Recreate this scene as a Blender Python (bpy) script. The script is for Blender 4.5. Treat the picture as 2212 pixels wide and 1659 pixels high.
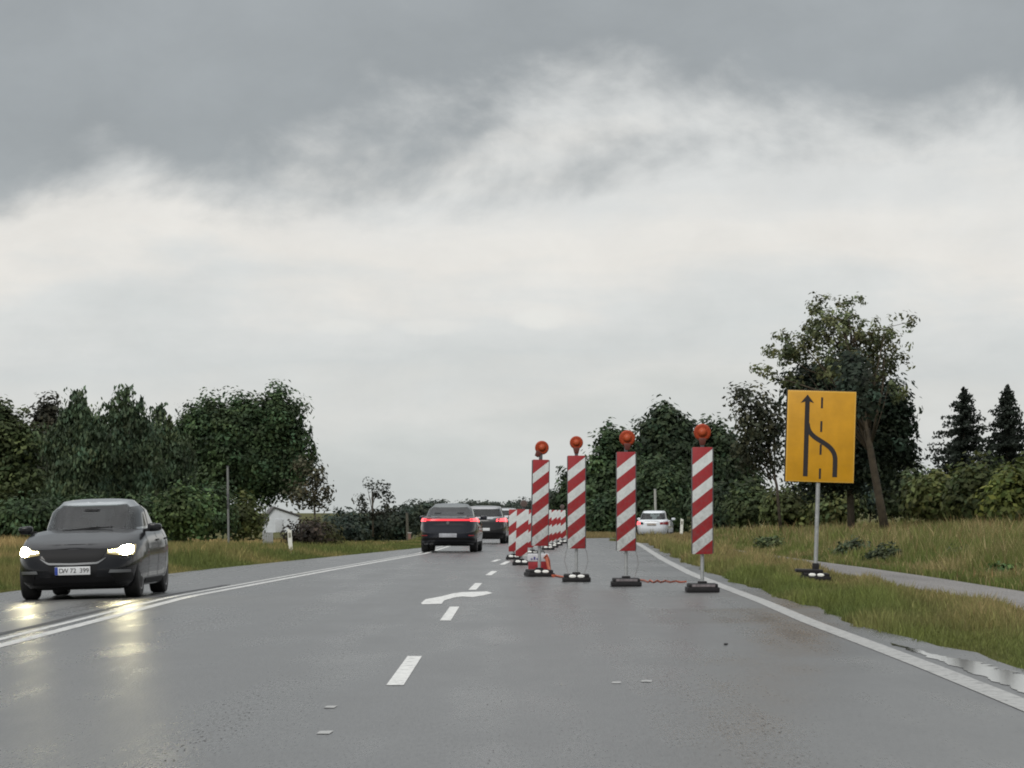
import bpy, bmesh, math, random
import numpy as np
from mathutils import Vector, Matrix

for o in list(bpy.data.objects):
    bpy.data.objects.remove(o, do_unlink=True)
SC = bpy.context.scene
COL = SC.collection
rng = np.random.default_rng(7)
random.seed(7)

# ------------------------------------------------------------------ camera
# working units of the survey: a 2212 px wide print, focal length in those px
F, CX, HY, CH = 7547.0, 1106.0, 1105.0, 1.25
cam = bpy.data.cameras.new("camera")
cam.sensor_width = 36.0
cam.lens = 36.0 * F / 2212.0
cam.shift_y = (HY - 829.5) / 2212.0
cam.clip_start, cam.clip_end = 0.5, 6000.0
camo = bpy.data.objects.new("camera", cam)
COL.objects.link(camo)
camo.location = (0, 0, CH)
camo.rotation_euler = (math.radians(90), 0, 0)
SC.camera = camo

# ------------------------------------------------------------------ node helpers
class NT:
    def __init__(s, tree):
        s.t = tree; s.n = tree.nodes; s.l = tree.links
    def new(s, kind, **kw):
        n = s.n.new(kind)
        for k, v in kw.items():
            setattr(n, k, v)
        return n
    def put(s, sock, v):
        if isinstance(v, bpy.types.NodeSocket):
            s.l.new(v, sock)
        elif v is not None:
            if isinstance(v, (tuple, list)) and len(v) == 3 and sock.type == 'RGBA':
                v = tuple(v) + (1.0,)
            sock.default_value = v
    def m(s, op, a, b=None, c=None, clamp=False):
        n = s.new('ShaderNodeMath', operation=op, use_clamp=clamp)
        for i, v in enumerate((a, b, c)):
            if v is not None:
                s.put(n.inputs[i], v)
        return n.outputs[0]
    def noise(s, vec, scale, detail=3.0, rough=0.5, dist=0.0):
        n = s.new('ShaderNodeTexNoise')
        s.put(n.inputs['Vector'], vec)
        n.inputs['Scale'].default_value = scale
        n.inputs['Detail'].default_value = detail
        n.inputs['Roughness'].default_value = rough
        n.inputs['Distortion'].default_value = dist
        return n.outputs['Fac']
    def ramp(s, fac, stops, interp='LINEAR'):
        n = s.new('ShaderNodeValToRGB')
        r = n.color_ramp; r.interpolation = interp
        while len(r.elements) < len(stops):
            r.elements.new(0.5)
        for e, (p, c) in zip(r.elements, stops):
            e.position = p
            e.color = (c, c, c, 1) if isinstance(c, (int, float)) else tuple(c) + (1,)
        s.put(n.inputs[0], fac)
        return n.outputs[0]
    def rng(s, v, a, b, c, d, smooth=False):
        n = s.new('ShaderNodeMapRange')
        if smooth: n.interpolation_type = 'SMOOTHSTEP'
        for i, x in enumerate((v, a, b, c, d)):
            s.put(n.inputs[i], x)
        return n.outputs[0]
    def mix(s, fac, a, b, blend='MIX'):
        n = s.new('ShaderNodeMix', data_type='RGBA', blend_type=blend)
        s.put(n.inputs[0], fac); s.put(n.inputs[6], a); s.put(n.inputs[7], b)
        return n.outputs[2]
    def scale(s, vec, xyz):
        n = s.new('ShaderNodeVectorMath', operation='MULTIPLY')
        s.put(n.inputs[0], vec); n.inputs[1].default_value = xyz
        return n.outputs[0]

# ------------------------------------------------------------------ world: overcast sky
SKY_OFS = (1.37, 0.71, 0.33)
SUN_EL, SUN_AZ = math.radians(42), math.radians(205)     # behind the camera, a little left
W = bpy.data.worlds.new("World"); SC.world = W; W.use_nodes = True
N = NT(W.node_tree); N.n.clear()
wout = N.new('ShaderNodeOutputWorld'); bg = N.new('ShaderNodeBackground')
N.l.new(bg.outputs[0], wout.inputs[0])
bg.inputs[1].default_value = 0.1
sky = N.new('ShaderNodeTexSky', sky_type='NISHITA')
sky.sun_disc = False
sky.sun_elevation, sky.sun_rotation = SUN_EL, SUN_AZ
sky.air_density, sky.dust_density = 1.0, 3.0
tc = N.new('ShaderNodeTexCoord'); sep = N.new('ShaderNodeSeparateXYZ')
N.l.new(tc.outputs['Generated'], sep.inputs[0])
dx, dy, dz = sep.outputs
el = N.m('MULTIPLY', N.m('ARCSINE', dz), 57.2958)
az = N.m('ARCTAN2', dx, dy)
ofs = N.new('ShaderNodeVectorMath', operation='ADD'); N.l.new(tc.outputs['Generated'], ofs.inputs[0]); ofs.inputs[1].default_value = SKY_OFS
wv = N.scale(ofs.outputs[0], (1, 1, 1.5))
nA = N.noise(wv, 9.0, 5.0, 0.55, 0.1)          # broad billows
nB = N.noise(wv, 17.0, 8.0, 0.58, 0.25)         # wisps
nC = N.noise(N.scale(tc.outputs['Generated'], (1, 1, 4.0)), 8.0, 5.0, 0.55, 0.1)   # layered streaks
edge = N.m('MULTIPLY_ADD', N.m('SINE', N.m('MULTIPLY', az, 5.0)), 1.0, 6.0)       # lower rim of the dark deck (deg)
e1 = N.m('SUBTRACT', N.m('ADD', el, N.m('MULTIPLY_ADD', nA, 4.6, -2.3)), edge)
e1 = N.m('ADD', e1, N.m('MULTIPLY_ADD', nB, 3.2, -1.6))
deck = N.rng(e1, -0.55, 0.9, 0, 1, True)
el2 = N.m('ADD', N.m('ADD', el, 0.45), N.m('ADD', N.m('MULTIPLY_ADD', nC, 5.2, -2.6), N.m('MULTIPLY_ADD', nB, 1.5, -0.75)))
low = N.ramp(N.m('DIVIDE', el2, 10.0), [
    (0.0, (0.57, 0.60, 0.59)), (0.12, (0.64, 0.665, 0.65)), (0.22, (0.71, 0.72, 0.70)), (0.30, (0.665, 0.69, 0.685)),
    (0.37, (0.72, 0.735, 0.725)), (0.45, (0.82, 0.80, 0.76)), (0.52, (0.815, 0.80, 0.765)), (0.62, (0.73, 0.74, 0.73)), (1.0, (0.66, 0.68, 0.68))])
up = N.ramp(N.m('DIVIDE', el, 90.0), [
    (0.0, (0.42, 0.45, 0.46)), (0.07, (0.335, 0.36, 0.375)), (0.095, (0.37, 0.395, 0.41)), (0.2, (0.42, 0.44, 0.45)),
    (0.4, (0.72, 0.74, 0.75)), (0.6, (1.25, 1.27, 1.28)), (1.0, (1.7, 1.72, 1.73))])
up = N.mix(1.0, up, N.ramp(nA, [(0.3, 0.9), (0.7, 1.1)]), 'MULTIPLY')
for (ca, ce, wa, we, k_) in ((0.486, 3.17, 0.42, 0.17, 0.9), (-1.25, 3.05, 0.6, 0.12, 0.5), (-2.75, 3.02, 0.5, 0.12, 0.5)):   # small pale cumulus
    qa = N.m('POWER', N.m('DIVIDE', N.m('SUBTRACT', N.m('MULTIPLY_ADD', az, 57.2958, N.m('MULTIPLY_ADD', nB, .8, -.4)), ca), wa), 2.0)
    qe = N.m('POWER', N.m('DIVIDE', N.m('SUBTRACT', N.m('ADD', el, N.m('MULTIPLY_ADD', nB, .5, -.25)), ce), we), 2.0)
    low = N.mix(N.m('MULTIPLY', N.rng(N.m('ADD', qa, qe), 1.6, 0.2, 0, 1, True), k_), low, (0.80, 0.80, 0.77))
cloud = N.mix(deck, low, up)
cloud = N.mix(1.0, cloud, N.ramp(N.noise(wv, 30.0, 8.0, 0.62, 0.2), [(0.3, 0.955), (0.7, 1.045)]), 'MULTIPLY')
cloud = N.mix(1.0, cloud, (10, 10, 10), 'MULTIPLY')
N.put(bg.inputs[0], N.mix(0.94, sky.outputs[0], cloud))

sun = bpy.data.lights.new("sun", 'SUN')
sun.energy, sun.angle, sun.color = 1.5, math.radians(30), (1.0, 0.97, 0.92)
suno = bpy.data.objects.new("sun", sun); COL.objects.link(suno)
sd = Vector((math.sin(SUN_AZ) * math.cos(SUN_EL), math.cos(SUN_AZ) * math.cos(SUN_EL), math.sin(SUN_EL)))
suno.rotation_euler = (-sd).to_track_quat('-Z', 'Y').to_euler()

vs = SC.view_settings
vs.view_transform = 'Standard'; vs.look = 'None'; vs.exposure = 0.0; vs.gamma = 1.0; vs.use_curve_mapping = False
SC.render.engine = 'CYCLES'
SC.cycles.use_denoising = True
SC.cycles.denoising_prefilter = 'ACCURATE'
SC.cycles.max_bounces = 6
SC.cycles.sample_clamp_indirect = 6.0
SC.cycles.filter_width = 1.9

# ------------------------------------------------------------------ materials
MATS = {}
def mat(name, col, rough=0.6, metal=0.0, var=0.0, vscale=8.0, bump=0.0, bscale=60.0, coat=0.0, emit=None, estr=0.0, spec=0.5, alpha=None, ior=None):
    if name in MATS:
        return MATS[name]
    m = bpy.data.materials.new(name); m.use_nodes = True
    T = NT(m.node_tree); b = m.node_tree.nodes['Principled BSDF']
    g = T.new('ShaderNodeNewGeometry'); oc = T.new('ShaderNodeTexCoord')
    c = tuple(col)
    if var > 0:
        n = T.noise(oc.outputs['Object'], vscale, 4.0, 0.6)
        lo = tuple(x * (1 - var) for x in c); hi = tuple(min(1, x * (1 + var)) for x in c)
        T.put(b.inputs['Base Color'], T.ramp(n, [(0.3, lo), (0.7, hi)]))
        T.put(b.inputs['Roughness'], T.rng(T.noise(oc.outputs['Object'], vscale * 2.3, 3.0), 0.3, 0.7, max(0.02, rough * 0.8), min(1, rough * 1.2)))
    else:
        b.inputs['Base Color'].default_value = c + (1,)
        b.inputs['Roughness'].default_value = rough
    b.inputs['Metallic'].default_value = metal
    b.inputs['Specular IOR Level'].default_value = spec
    if coat:
        b.inputs['Coat Weight'].default_value = coat
        b.inputs['Coat Roughness'].default_value = 0.04
    if emit:
        b.inputs['Emission Color'].default_value = tuple(emit) + (1,)
        b.inputs['Emission Strength'].default_value = estr
    if bump > 0:
        bn = T.new('ShaderNodeBump'); bn.inputs['Strength'].default_value = bump; bn.inputs['Distance'].default_value = 0.01
        T.put(bn.inputs['Height'], T.noise(oc.outputs['Object'], bscale, 4.0))
        T.put(b.inputs['Normal'], bn.outputs[0])
    MATS[name] = m
    return m

def leaf_mat(name, tint=(1, 1, 1), trans=0.3, rough=0.65):
    m = bpy.data.materials.new(name); m.use_nodes = True
    T = NT(m.node_tree); T.n.clear()
    out = T.new('ShaderNodeOutputMaterial')
    a = T.new('ShaderNodeVertexColor', layer_name='Col')
    c = T.mix(1.0, a.outputs[0], tint, 'MULTIPLY')
    d = T.new('ShaderNodeBsdfPrincipled'); T.put(d.inputs['Base Color'], c)
    d.inputs['Roughness'].default_value = rough; d.inputs['Specular IOR Level'].default_value = 0.25
    t = T.new('ShaderNodeBsdfTranslucent'); T.put(t.inputs[0], c)
    mx = T.new('ShaderNodeMixShader'); mx.inputs[0].default_value = trans
    T.l.new(d.outputs[0], mx.inputs[1]); T.l.new(t.outputs[0], mx.inputs[2]); T.l.new(mx.outputs[0], out.inputs[0])
    return m

def road_mat(name, base=0.06, rlo=0.30, rhi=0.52, tint=(1.0, .99, .965)):
    m = bpy.data.materials.new(name); m.use_nodes = True
    T = NT(m.node_tree); b = m.node_tree.nodes['Principled BSDF']
    g = T.new('ShaderNodeNewGeometry'); P = g.outputs['Position']
    fine = T.noise(T.scale(P, (1.0, 0.11, 1.0)), 48.0, 3.0, 0.8)
    mid = T.noise(T.scale(P, (1.0, 0.22, 1.0)), 1.1, 4.0, 0.6)
    lanes = T.noise(T.scale(P, (1.0, 0.02, 1.0)), 1.6, 3.0, 0.5)      # worn strips along the lane
    v = T.m('ADD', T.m('MULTIPLY', fine, 0.75), T.m('ADD', T.m('MULTIPLY', mid, 0.15), T.m('MULTIPLY', lanes, 0.2)))
    T.put(b.inputs['Base Color'], T.ramp(v, [(0.35, tuple(base * 0.5 * q for q in tint)), (0.75, tuple(base * 1.55 * q for q in tint))]))
    r = T.m('ADD', T.m('MULTIPLY', mid, 0.35), T.m('ADD', T.m('MULTIPLY', lanes, 0.45), T.m('MULTIPLY', fine, 0.3)))
    T.put(b.inputs['Roughness'], T.rng(r, 0.38, 0.72, rlo, rhi))
    film = T.m('ADD', T.m('MULTIPLY', T.noise(T.scale(P, (1.0, 0.11, 1.0)), 48.0, 2.0, 0.85), 0.7), T.m('ADD', T.m('MULTIPLY', lanes, 0.55), T.m('MULTIPLY', mid, 0.2)))
    T.put(b.inputs['Specular IOR Level'], T.rng(film, 0.54, 0.90, 0.0, 1.0))      # stones stand dry out of the water film
    b.inputs['IOR'].default_value = 1.48
    bn = T.new('ShaderNodeBump'); bn.inputs['Strength'].default_value = 0.9; bn.inputs['Distance'].default_value = 0.006
    T.put(bn.inputs['Height'], T.noise(T.scale(P, (1.0, 0.14, 1.0)), 50.0, 3.0, 0.75)); T.put(b.inputs['Normal'], bn.outputs[0])
    return m

def paint_mat(name='road_paint', k=1.0):
    m = bpy.data.materials.new(name); m.use_nodes = True
    T = NT(m.node_tree); b = m.node_tree.nodes['Principled BSDF']
    g = T.new('ShaderNodeNewGeometry'); P = g.outputs['Position']
    w = T.noise(P, 9.0, 5.0, 0.75)
    T.put(b.inputs['Base Color'], T.ramp(w, [(0.36, (0.20 * k, 0.20 * k, 0.195 * k)), (0.45, (0.58 * k, 0.58 * k, 0.56 * k)), (0.6, (0.70 * k, 0.70 * k, 0.67 * k))]))
    T.put(b.inputs['Roughness'], T.rng(w, 0.3, 0.7, 0.6, 0.4))
    return m

def ground_mat():
    m = bpy.data.materials.new('meadow_soil'); m.use_nodes = True
    T = NT(m.node_tree); b = m.node_tree.nodes['Principled BSDF']
    g = T.new('ShaderNodeNewGeometry'); P = g.outputs['Position']
    a = T.noise(P, 0.55, 5.0, 0.65); f = T.noise(P, 14.0, 4.0, 0.7)
    c = T.ramp(a, [(0.32, (0.055, 0.075, 0.022)), (0.5, (0.095, 0.10, 0.035)), (0.68, (0.15, 0.115, 0.05))])
    T.put(b.inputs['Base Color'], T.mix(T.rng(f, 0.3, 0.7, 0.0, 0.65), c, (0.05, 0.045, 0.022)))
    b.inputs['Roughness'].default_value = 0.95; b.inputs['Specular IOR Level'].default_value = 0.1
    return m

M_ROAD = road_mat('wet_asphalt', 0.085, 0.18, 0.42)
M_PATH = road_mat('path_asphalt', 0.15, 0.6, 0.85, (1.06, 1.0, .95))
M_PAINT = paint_mat(); M_PAINT_OLD = paint_mat('worn_road_paint', 0.52); M_PAINT_MID = paint_mat('dull_road_paint', 0.8)
M_SOIL = ground_mat()
M_GRASS = leaf_mat('grass_blade', trans=0.35, rough=0.7)
M_LEAF = leaf_mat('leaf', trans=0.3)
M_BARK = mat('bark', (0.075, 0.06, 0.045), 0.9, var=0.4, vscale=6, bump=0.6, bscale=18)
M_BLACK = mat('black_rubber', (0.014, 0.013, 0.014), 0.65, var=0.3, vscale=12, spec=.3)
M_STEEL = mat('galvanised_steel', (0.42, 0.43, 0.43), 0.45, metal=0.6, var=0.18, vscale=14)
M_DARKSTEEL = mat('dark_steel', (0.10, 0.10, 0.105), 0.5, metal=0.4, var=0.2)
M_REFL = mat('white_reflector', (0.9, 0.9, 0.86), 0.25)
M_LENS = mat('amber_lens', (0.30, 0.036, 0.007), 0.5, var=0.3, vscale=25, spec=.3)
M_LAMPBODY = mat('lamp_housing', (0.10, 0.02, 0.012), 0.5)
M_ORANGE = mat('orange_cord', (0.40, 0.085, 0.035), 0.5, var=0.2)
M_WIRE = mat('grey_wire', (0.16, 0.14, 0.135), 0.5)
M_YELLOW = mat('yellow_sheeting', (0.57, 0.28, 0.008), 0.42, var=0.13, vscale=2.5)
M_YEDGE = mat('pale_yellow_border', (0.66, 0.38, 0.05), 0.45)
M_SIGNBLACK = mat('black_sheeting', (0.014, 0.011, 0.012), 0.5)
M_WHITEPOST = mat('white_plastic', (0.72, 0.72, 0.66), 0.5, var=0.1, vscale=6)

# ------------------------------------------------------------------ mesh helpers
def prop(o, label=None, cat=None, group=None, kind=None):
    if label: o['label'] = label
    if cat: o['category'] = cat
    if group: o['group'] = group
    if kind: o['kind'] = kind
    return o

def thing(name, label, cat, loc=(0, 0, 0), rot=(0, 0, 0), group=None):
    o = bpy.data.objects.new(name, None); COL.objects.link(o)
    o.location = loc; o.rotation_euler = rot; o.empty_display_size = 0.3
    return prop(o, label, cat, group)

def link(name, me, m, parent=None):
    o = bpy.data.objects.new(name, me); COL.objects.link(o)
    if m is not None and not me.materials: me.materials.append(m)
    if parent: o.parent = parent
    return o

def mesh(name, V, Fc, m, parent=None, smooth=False, angle=None):
    me = bpy.data.meshes.new(name)
    me.from_pydata([tuple(v) for v in V], [], [tuple(f) for f in Fc]); me.update()
    if smooth:
        me.polygons.foreach_set('use_smooth', [True] * len(me.polygons))
        if angle: me.set_sharp_from_angle(angle=math.radians(angle))
    return link(name, me, m, parent)

def bmobj(name, bm, m, parent=None, smooth=False, angle=35):
    me = bpy.data.meshes.new(name); bm.normal_update(); bm.to_mesh(me); bm.free()
    if smooth:
        me.polygons.foreach_set('use_smooth', [True] * len(me.polygons)); me.set_sharp_from_angle(angle=math.radians(angle))
    return link(name, me, m, parent)

def fastmesh(name, V, Fi, m, parent=None, col=None):
    """V (n,3), Fi (k,3 or 4) numpy"""
    me = bpy.data.meshes.new(name)
    V = np.ascontiguousarray(V, dtype=np.float32); Fi = np.ascontiguousarray(Fi, dtype=np.int32)
    k, s = Fi.shape
    me.vertices.add(len(V)); me.vertices.foreach_set('co', V.ravel())
    me.loops.add(k * s); me.loops.foreach_set('vertex_index', Fi.ravel())
    me.polygons.add(k); me.polygons.foreach_set('loop_start', np.arange(0, k * s, s, dtype=np.int32))
    me.polygons.foreach_set('loop_total', np.full(k, s, dtype=np.int32))
    me.update(calc_edges=True)
    if col is not None:
        ca = me.color_attributes.new('Col', 'FLOAT_COLOR', 'POINT')
        c4 = np.ones((len(V), 4), dtype=np.float32); c4[:, :3] = col
        ca.data.foreach_set('color', c4.ravel())
    return link(name, me, m, parent)

def box(bm, x0, x1, y0, y1, z0, z1, bev=0.0, M=None):
    r = bmesh.ops.create_cube(bm, size=1.0)
    vs_ = r['verts']
    for v in vs_:
        v.co = Vector(((x0 + x1) / 2 + v.co.x * (x1 - x0), (y0 + y1) / 2 + v.co.y * (y1 - y0), (z0 + z1) / 2 + v.co.z * (z1 - z0)))
    if bev > 0:
        ed = list({e for v in vs_ for e in v.link_edges})
        bmesh.ops.bevel(bm, geom=ed, offset=bev, segments=2, affect='EDGES', profile=0.6)
    if M is not None:
        for v in vs_: v.co = M @ v.co
    return bm

def boxobj(name, dims, m, parent=None, bev=0.004):
    bm = bmesh.new(); box(bm, *dims, bev=bev)
    return bmobj(name, bm, m, parent, True)

def tube(pts, rad, seg=8, cap=True):
    """tapered tube through pts; rad scalar or list"""
    pts = [Vector(p) for p in pts]; n = len(pts)
    rad = [rad] * n if isinstance(rad, (int, float)) else rad
    V, Fc = [], []
    up = Vector((0, 0, 1))
    for i, p in enumerate(pts):
        t = (pts[min(i + 1, n - 1)] - pts[max(i - 1, 0)]).normalized()
        a = t.cross(up if abs(t.z) < 0.95 else Vector((1, 0, 0))).normalized(); b = t.cross(a).normalized()
        for k in range(seg):
            w = 2 * math.pi * k / seg
            V.append(p + (a * math.cos(w) + b * math.sin(w)) * rad[i])
    for i in range(n - 1):
        for k in range(seg):
            k2 = (k + 1) % seg
            Fc.append((i * seg + k, i * seg + k2, (i + 1) * seg + k2, (i + 1) * seg + k))
    if cap:
        Fc.append(tuple(range(seg - 1, -1, -1))); Fc.append(tuple(range((n - 1) * seg, n * seg)))
    return V, Fc

def tubeobj(name, pts, rad, m, parent=None, seg=8):
    V, Fc = tube(pts, rad, seg)
    return mesh(name, V, Fc, m, parent, True, 50)

def lathe(profile, seg=24, axis='y'):
    """profile: list of (r, h) -> verts, faces around the axis"""
    V, Fc = [], []
    n = len(profile)
    for r, h in profile:
        for k in range(seg):
            w = 2 * math.pi * k / seg
            c, s = r * math.cos(w), r * math.sin(w)
            V.append((c, h, s) if axis == 'y' else ((h, c, s) if axis == 'x' else (c, s, h)))
    for i in range(n - 1):
        for k in range(seg):
            k2 = (k + 1) % seg
            Fc.append((i * seg + k, i * seg + k2, (i + 1) * seg + k2, (i + 1) * seg + k))
    Fc.append(tuple(range(seg))); Fc.append(tuple(range((n - 1) * seg, n * seg)))
    return V, Fc

def prism(poly, y0, y1):
    """poly in (x, z), extruded along y"""
    n = len(poly)
    V = [(x, y0, z) for x, z in poly] + [(x, y1, z) for x, z in poly]
    Fc = [tuple(range(n)), tuple(range(2 * n - 1, n - 1, -1))] + [(i, i + n, (i + 1) % n + n, (i + 1) % n) for i in range(n)]
    return V, Fc

def copy_tree(o, parent=None):
    c = o.copy(); COL.objects.link(c); c.parent = parent
    for ch in o.children:
        copy_tree(ch, c)
    return c

# survey: print px -> ground point
def g(xd, yd, z=0.0):
    Y = F * (CH - z) / (yd - HY)
    return (xd - CX) / F * Y, Y
def px(xd, Y): return (xd - CX) / F * Y
def pz(yd, Y): return CH + (HY - yd) / F * Y

# ------------------------------------------------------------------ the setting: ground, road, path
lc = [g(0, 1388), g(385, 1290), g(690, 1234), g(911, 1195.5)]
LINE = [(-20, lc[0][0] - 0.45), (lc[0][1], lc[0][0])] + [(y, x) for x, y in lc[1:]] + [(140, -2.2), (200, -2.0), (300, -1.6), (700, 0)]
le = [g(0, 1280, -.1), g(466, 1228, -.1), g(913, 1183, -.1)]
EDGEL = [(-20, le[0][0] - 0.55)] + [(y, x) for x, y in le] + [(160, -3.7), (200, -4.1), (300, -4.2), (700, -3)]
rp = [(2212, 1522), (2106, 1479), (2003, 1438), (1883, 1392.5), (1755.5, 1345), (1649, 1299.6), (1570, 1270), (1490, 1238), (1431, 1208), (1377, 1173.6)]
rl = [g(*p) for p in rp]
RLINE = [(-20, rl[0][0] - 0.45)] + [(y, x) for x, y in rl]
YJ = RLINE[-1][0]
def ipol(tab, y):
    return np.interp(y, [a for a, _ in tab], [b for _, b in tab])
def edgeL(Y): return ipol(EDGEL, Y)
def lineX(Y): return ipol(LINE, Y)
def rline(Y): return ipol(RLINE, Y)
SLIPL = [(138, 2.0), (150, 2.3), (160, 2.9), (172, 4.2), (184, 5.9), (215, 11), (260, 24)]
SLIPR = [(138, float(rline(138)) + .45), (YJ, RLINE[-1][1] + .45), (170, 8.0), (184, 10.2), (215, 16), (260, 30)]
def sm(t):
    t = np.clip(t, 0, 1); return t * t * (3 - 2 * t)
def edgeR(Y):
    Y = np.asarray(Y, dtype=float)
    near = rline(np.minimum(Y, YJ)) + 0.45 + 0.3 * sm((35 - Y) / 7) + 0.07 * np.sin(Y * 0.55 + 2) + 0.05 * np.sin(Y * 1.3) + 0.05 * np.sin(Y * 2.9 + 1)
    far = np.interp(Y, [163, 200, 300, 700], [2.7, 2.6, 2.9, 4.0])
    t = np.clip((Y - YJ) / (163 - YJ), 0, 1)
    return near * (1 - t) + far * t
def pathL(Y): return np.interp(Y, [-20, 80, 100, 126, 145], [6.3, 6.45, 6.1, 5.75, 6.3])
def pathR(Y): return pathL(Y) + 1.55 + .2 * sm((85 - Y) / 20)
def terrain(X, Y):
    X = np.asarray(X, float); Y = np.asarray(Y, float)
    dr = X - edgeR(Y); dl = edgeL(Y) - X
    zr = -0.035 + 0.03 * sm(dr / 1.2) * (1 - sm((X - pathL(Y) + .4) / .4)) - 0.01 * sm(dr / 2) \
        + 0.4 * sm((X - pathR(Y) - 0.2) / 11.0) * (1 - 0.6 * sm((Y - 130) / 60)) - 0.17 * sm((Y - 158) / 22) * sm((X - 2) / 3)
    zl = -0.16 - 0.05 * sm(dl / 3) + 0.25 * sm((dl - 4) / 10) - 1.1 * sm((Y - 115) / 100) * sm((dl - .5) / 3)
    z = np.where(dr >= 0, zr, np.where(dl >= 0, zl, -0.35))
    z = z + 0.03 * np.sin(X * 0.9 + Y * 0.13) * np.sin(Y * 0.21) * np.where((dr > 5) | (dl > 2), 1, 0)
    return z

rowsY = np.concatenate([np.arange(-20, 150, 1.5), np.arange(150, 190, 1.5), np.arange(192, 300, 6), [310, 350, 400, 500, 700, 1000, 1600, 3000, 5000]])
offL = [-4000, -1200, -400, -150, -80, -50, -35, -25, -18, -13, -10, -8, -6, -4.5, -3, -2, -1.2, -.6, -.25, 0]
offR = [0, .25, .6, 1, 1.5, 2, 2.5, 3, 3.5, 4, 4.5, 5, 5.6, 6.4, 7.5, 9, 11, 13, 16, 20, 26, 35, 50, 80, 150, 400, 1200, 4000]
cols = []
for o_ in offL: cols.append(edgeL(rowsY) + o_)
cols.append(edgeL(rowsY) + .3); cols.append(edgeR(rowsY) - .3)
for o_ in offR: cols.append(edgeR(rowsY) + o_)
GX = np.stack(cols, 1); GY = np.repeat(rowsY[:, None], GX.shape[1], 1)
GZ = terrain(GX, GY)
nc = GX.shape[1]
GZ[:, len(offL) - 1] = -0.17; GZ[:, len(offL) + 2] = -0.035
V = np.stack([GX, GY, GZ], -1).reshape(-1, 3)
i, j = np.meshgrid(np.arange(len(rowsY) - 1), np.arange(nc - 1), indexing='ij')
a = (i * nc + j).ravel()
ground = fastmesh('ground', V, np.stack([a, a + 1, a + nc + 1, a + nc], 1), M_SOIL)
prop(ground, kind='structure')

ry = np.concatenate([np.arange(-20, 163.1, 1.5), [163.5, 175, 190, 210, 240, 280, 330, 400, 500, 700]])
def roadz(X, Y):
    return np.where(X < lineX(Y), -0.1 * np.clip((lineX(Y) - X) / np.maximum(lineX(Y) - edgeL(Y), .5), 0, 1.2), 0.0)
jag = 0.05 * np.sin(ry * 1.7) + 0.04 * np.sin(ry * 4.1)
er = edgeR(ry) + jag; elft = edgeL(ry) - jag * .6
cx_ = [elft - .02, elft, (elft + lineX(ry)) / 2, lineX(ry), (lineX(ry) + er) / 2, er, er + .02]
cz_ = [np.full_like(ry, -.4), np.full_like(ry, -.1), np.full_like(ry, -.05), 0 * ry, 0 * ry, 0 * ry, np.full_like(ry, -.4)]
V = np.stack([np.stack(cx_, 1), np.repeat(ry[:, None], 7, 1), np.stack(cz_, 1)], -1).reshape(-1, 3)
i, j = np.meshgrid(np.arange(len(ry) - 1), np.arange(6), indexing='ij'); a = (i * 7 + j).ravel()
road = fastmesh('road', V, np.stack([a, a + 1, a + 8, a + 7], 1), M_ROAD); prop(road, kind='structure')

sy = np.arange(150, 260, 2.0)
sl, sr = ipol(SLIPL, sy), ipol(SLIPR, sy)
zs = np.maximum(terrain(sl + .01, sy), terrain(sr, sy)) + .03
zs[sy < 164] = np.linspace(-.012, -.012, (sy < 164).sum())
zs = np.where(sy < 164, -.012, np.interp(sy, [164, 184, 215, 260], [-.012, -.13, -.12, -.1]))
V = np.concatenate([np.stack([sl, sy, zs], 1), np.stack([sr, sy, zs], 1)]); n_ = len(sy)
slip = fastmesh('slip_road', V, np.array([(k, k + n_, k + n_ + 1, k + 1) for k in range(n_ - 1)]), M_ROAD); prop(slip, kind='structure')

py_ = np.arange(-20, 140, 2.0); pl, pr = pathL(py_), pathR(py_)
pzv = np.maximum(terrain(pl, py_), terrain(pr, py_)) + .02
V = np.concatenate([np.stack([pl, py_, pzv], 1), np.stack([pr, py_, pzv], 1)]); n_ = len(py_)
path = fastmesh('cycle_path', V, np.array([(k, k + n_, k + n_ + 1, k + 1) for k in range(n_ - 1)]), M_PATH); prop(path, kind='structure')

# ---- painted markings (parts of the road), each a sheet 4 mm above the asphalt
def strip(name, ys, xc, w, m, z=0.004):
    ys = np.asarray(ys, float); xc = np.asarray(xc, float)
    zl_ = roadz(xc - w / 2, ys) + z; zr_ = roadz(xc + w / 2, ys) + z; n = len(ys)
    V = np.concatenate([np.stack([xc - w / 2, ys, zl_], 1), np.stack([xc + w / 2, ys, zr_], 1)])
    return fastmesh(name, V, np.array([(k, k + n, k + n + 1, k + 1) for k in range(n - 1)]), m, road)
yy = np.arange(-18, 158, 2.0)
strip('edge_line', yy, rline(yy) + 0.012 * np.sin(yy * 3.1), 0.21, M_PAINT_OLD)
yy = np.arange(-18, 300, 2.0)
strip('centre_line', yy, lineX(yy) + .13, 0.15, M_PAINT_MID)
strip('centre_line', yy, lineX(yy) - .13, 0.11, M_PAINT_MID)
M_SEAM = mat('tar_seam', (0.02, 0.02, 0.021), 0.55, var=0.3)
yy = np.arange(-18, 62, 2.0)
strip('tar_seam', yy, lineX(yy) - .36 + .02 * np.sin(yy), 0.12, M_SEAM)
for (xa, ya, xb, yb) in [(853, 1481, 896, 1418), (962, 1341, 982, 1311), (1020, 1274.5, 1034, 1260), (1055, 1243, 1068, 1234), (1084, 1220, 1098, 1213), (1064, 1213.5, 1078, 1209)]:
    A, B = g(xa, ya), g(xb, yb)
    strip('lane_dash', [A[1], (A[1] + B[1]) / 2, B[1]], [A[0], (A[0] + B[0]) / 2, B[0]], 0.125, M_PAINT)
zo = lambda x, y: ((1500 + x / 3.687) / 1.8228, (2150 + y / 3.687) / 1.8228)
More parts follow.
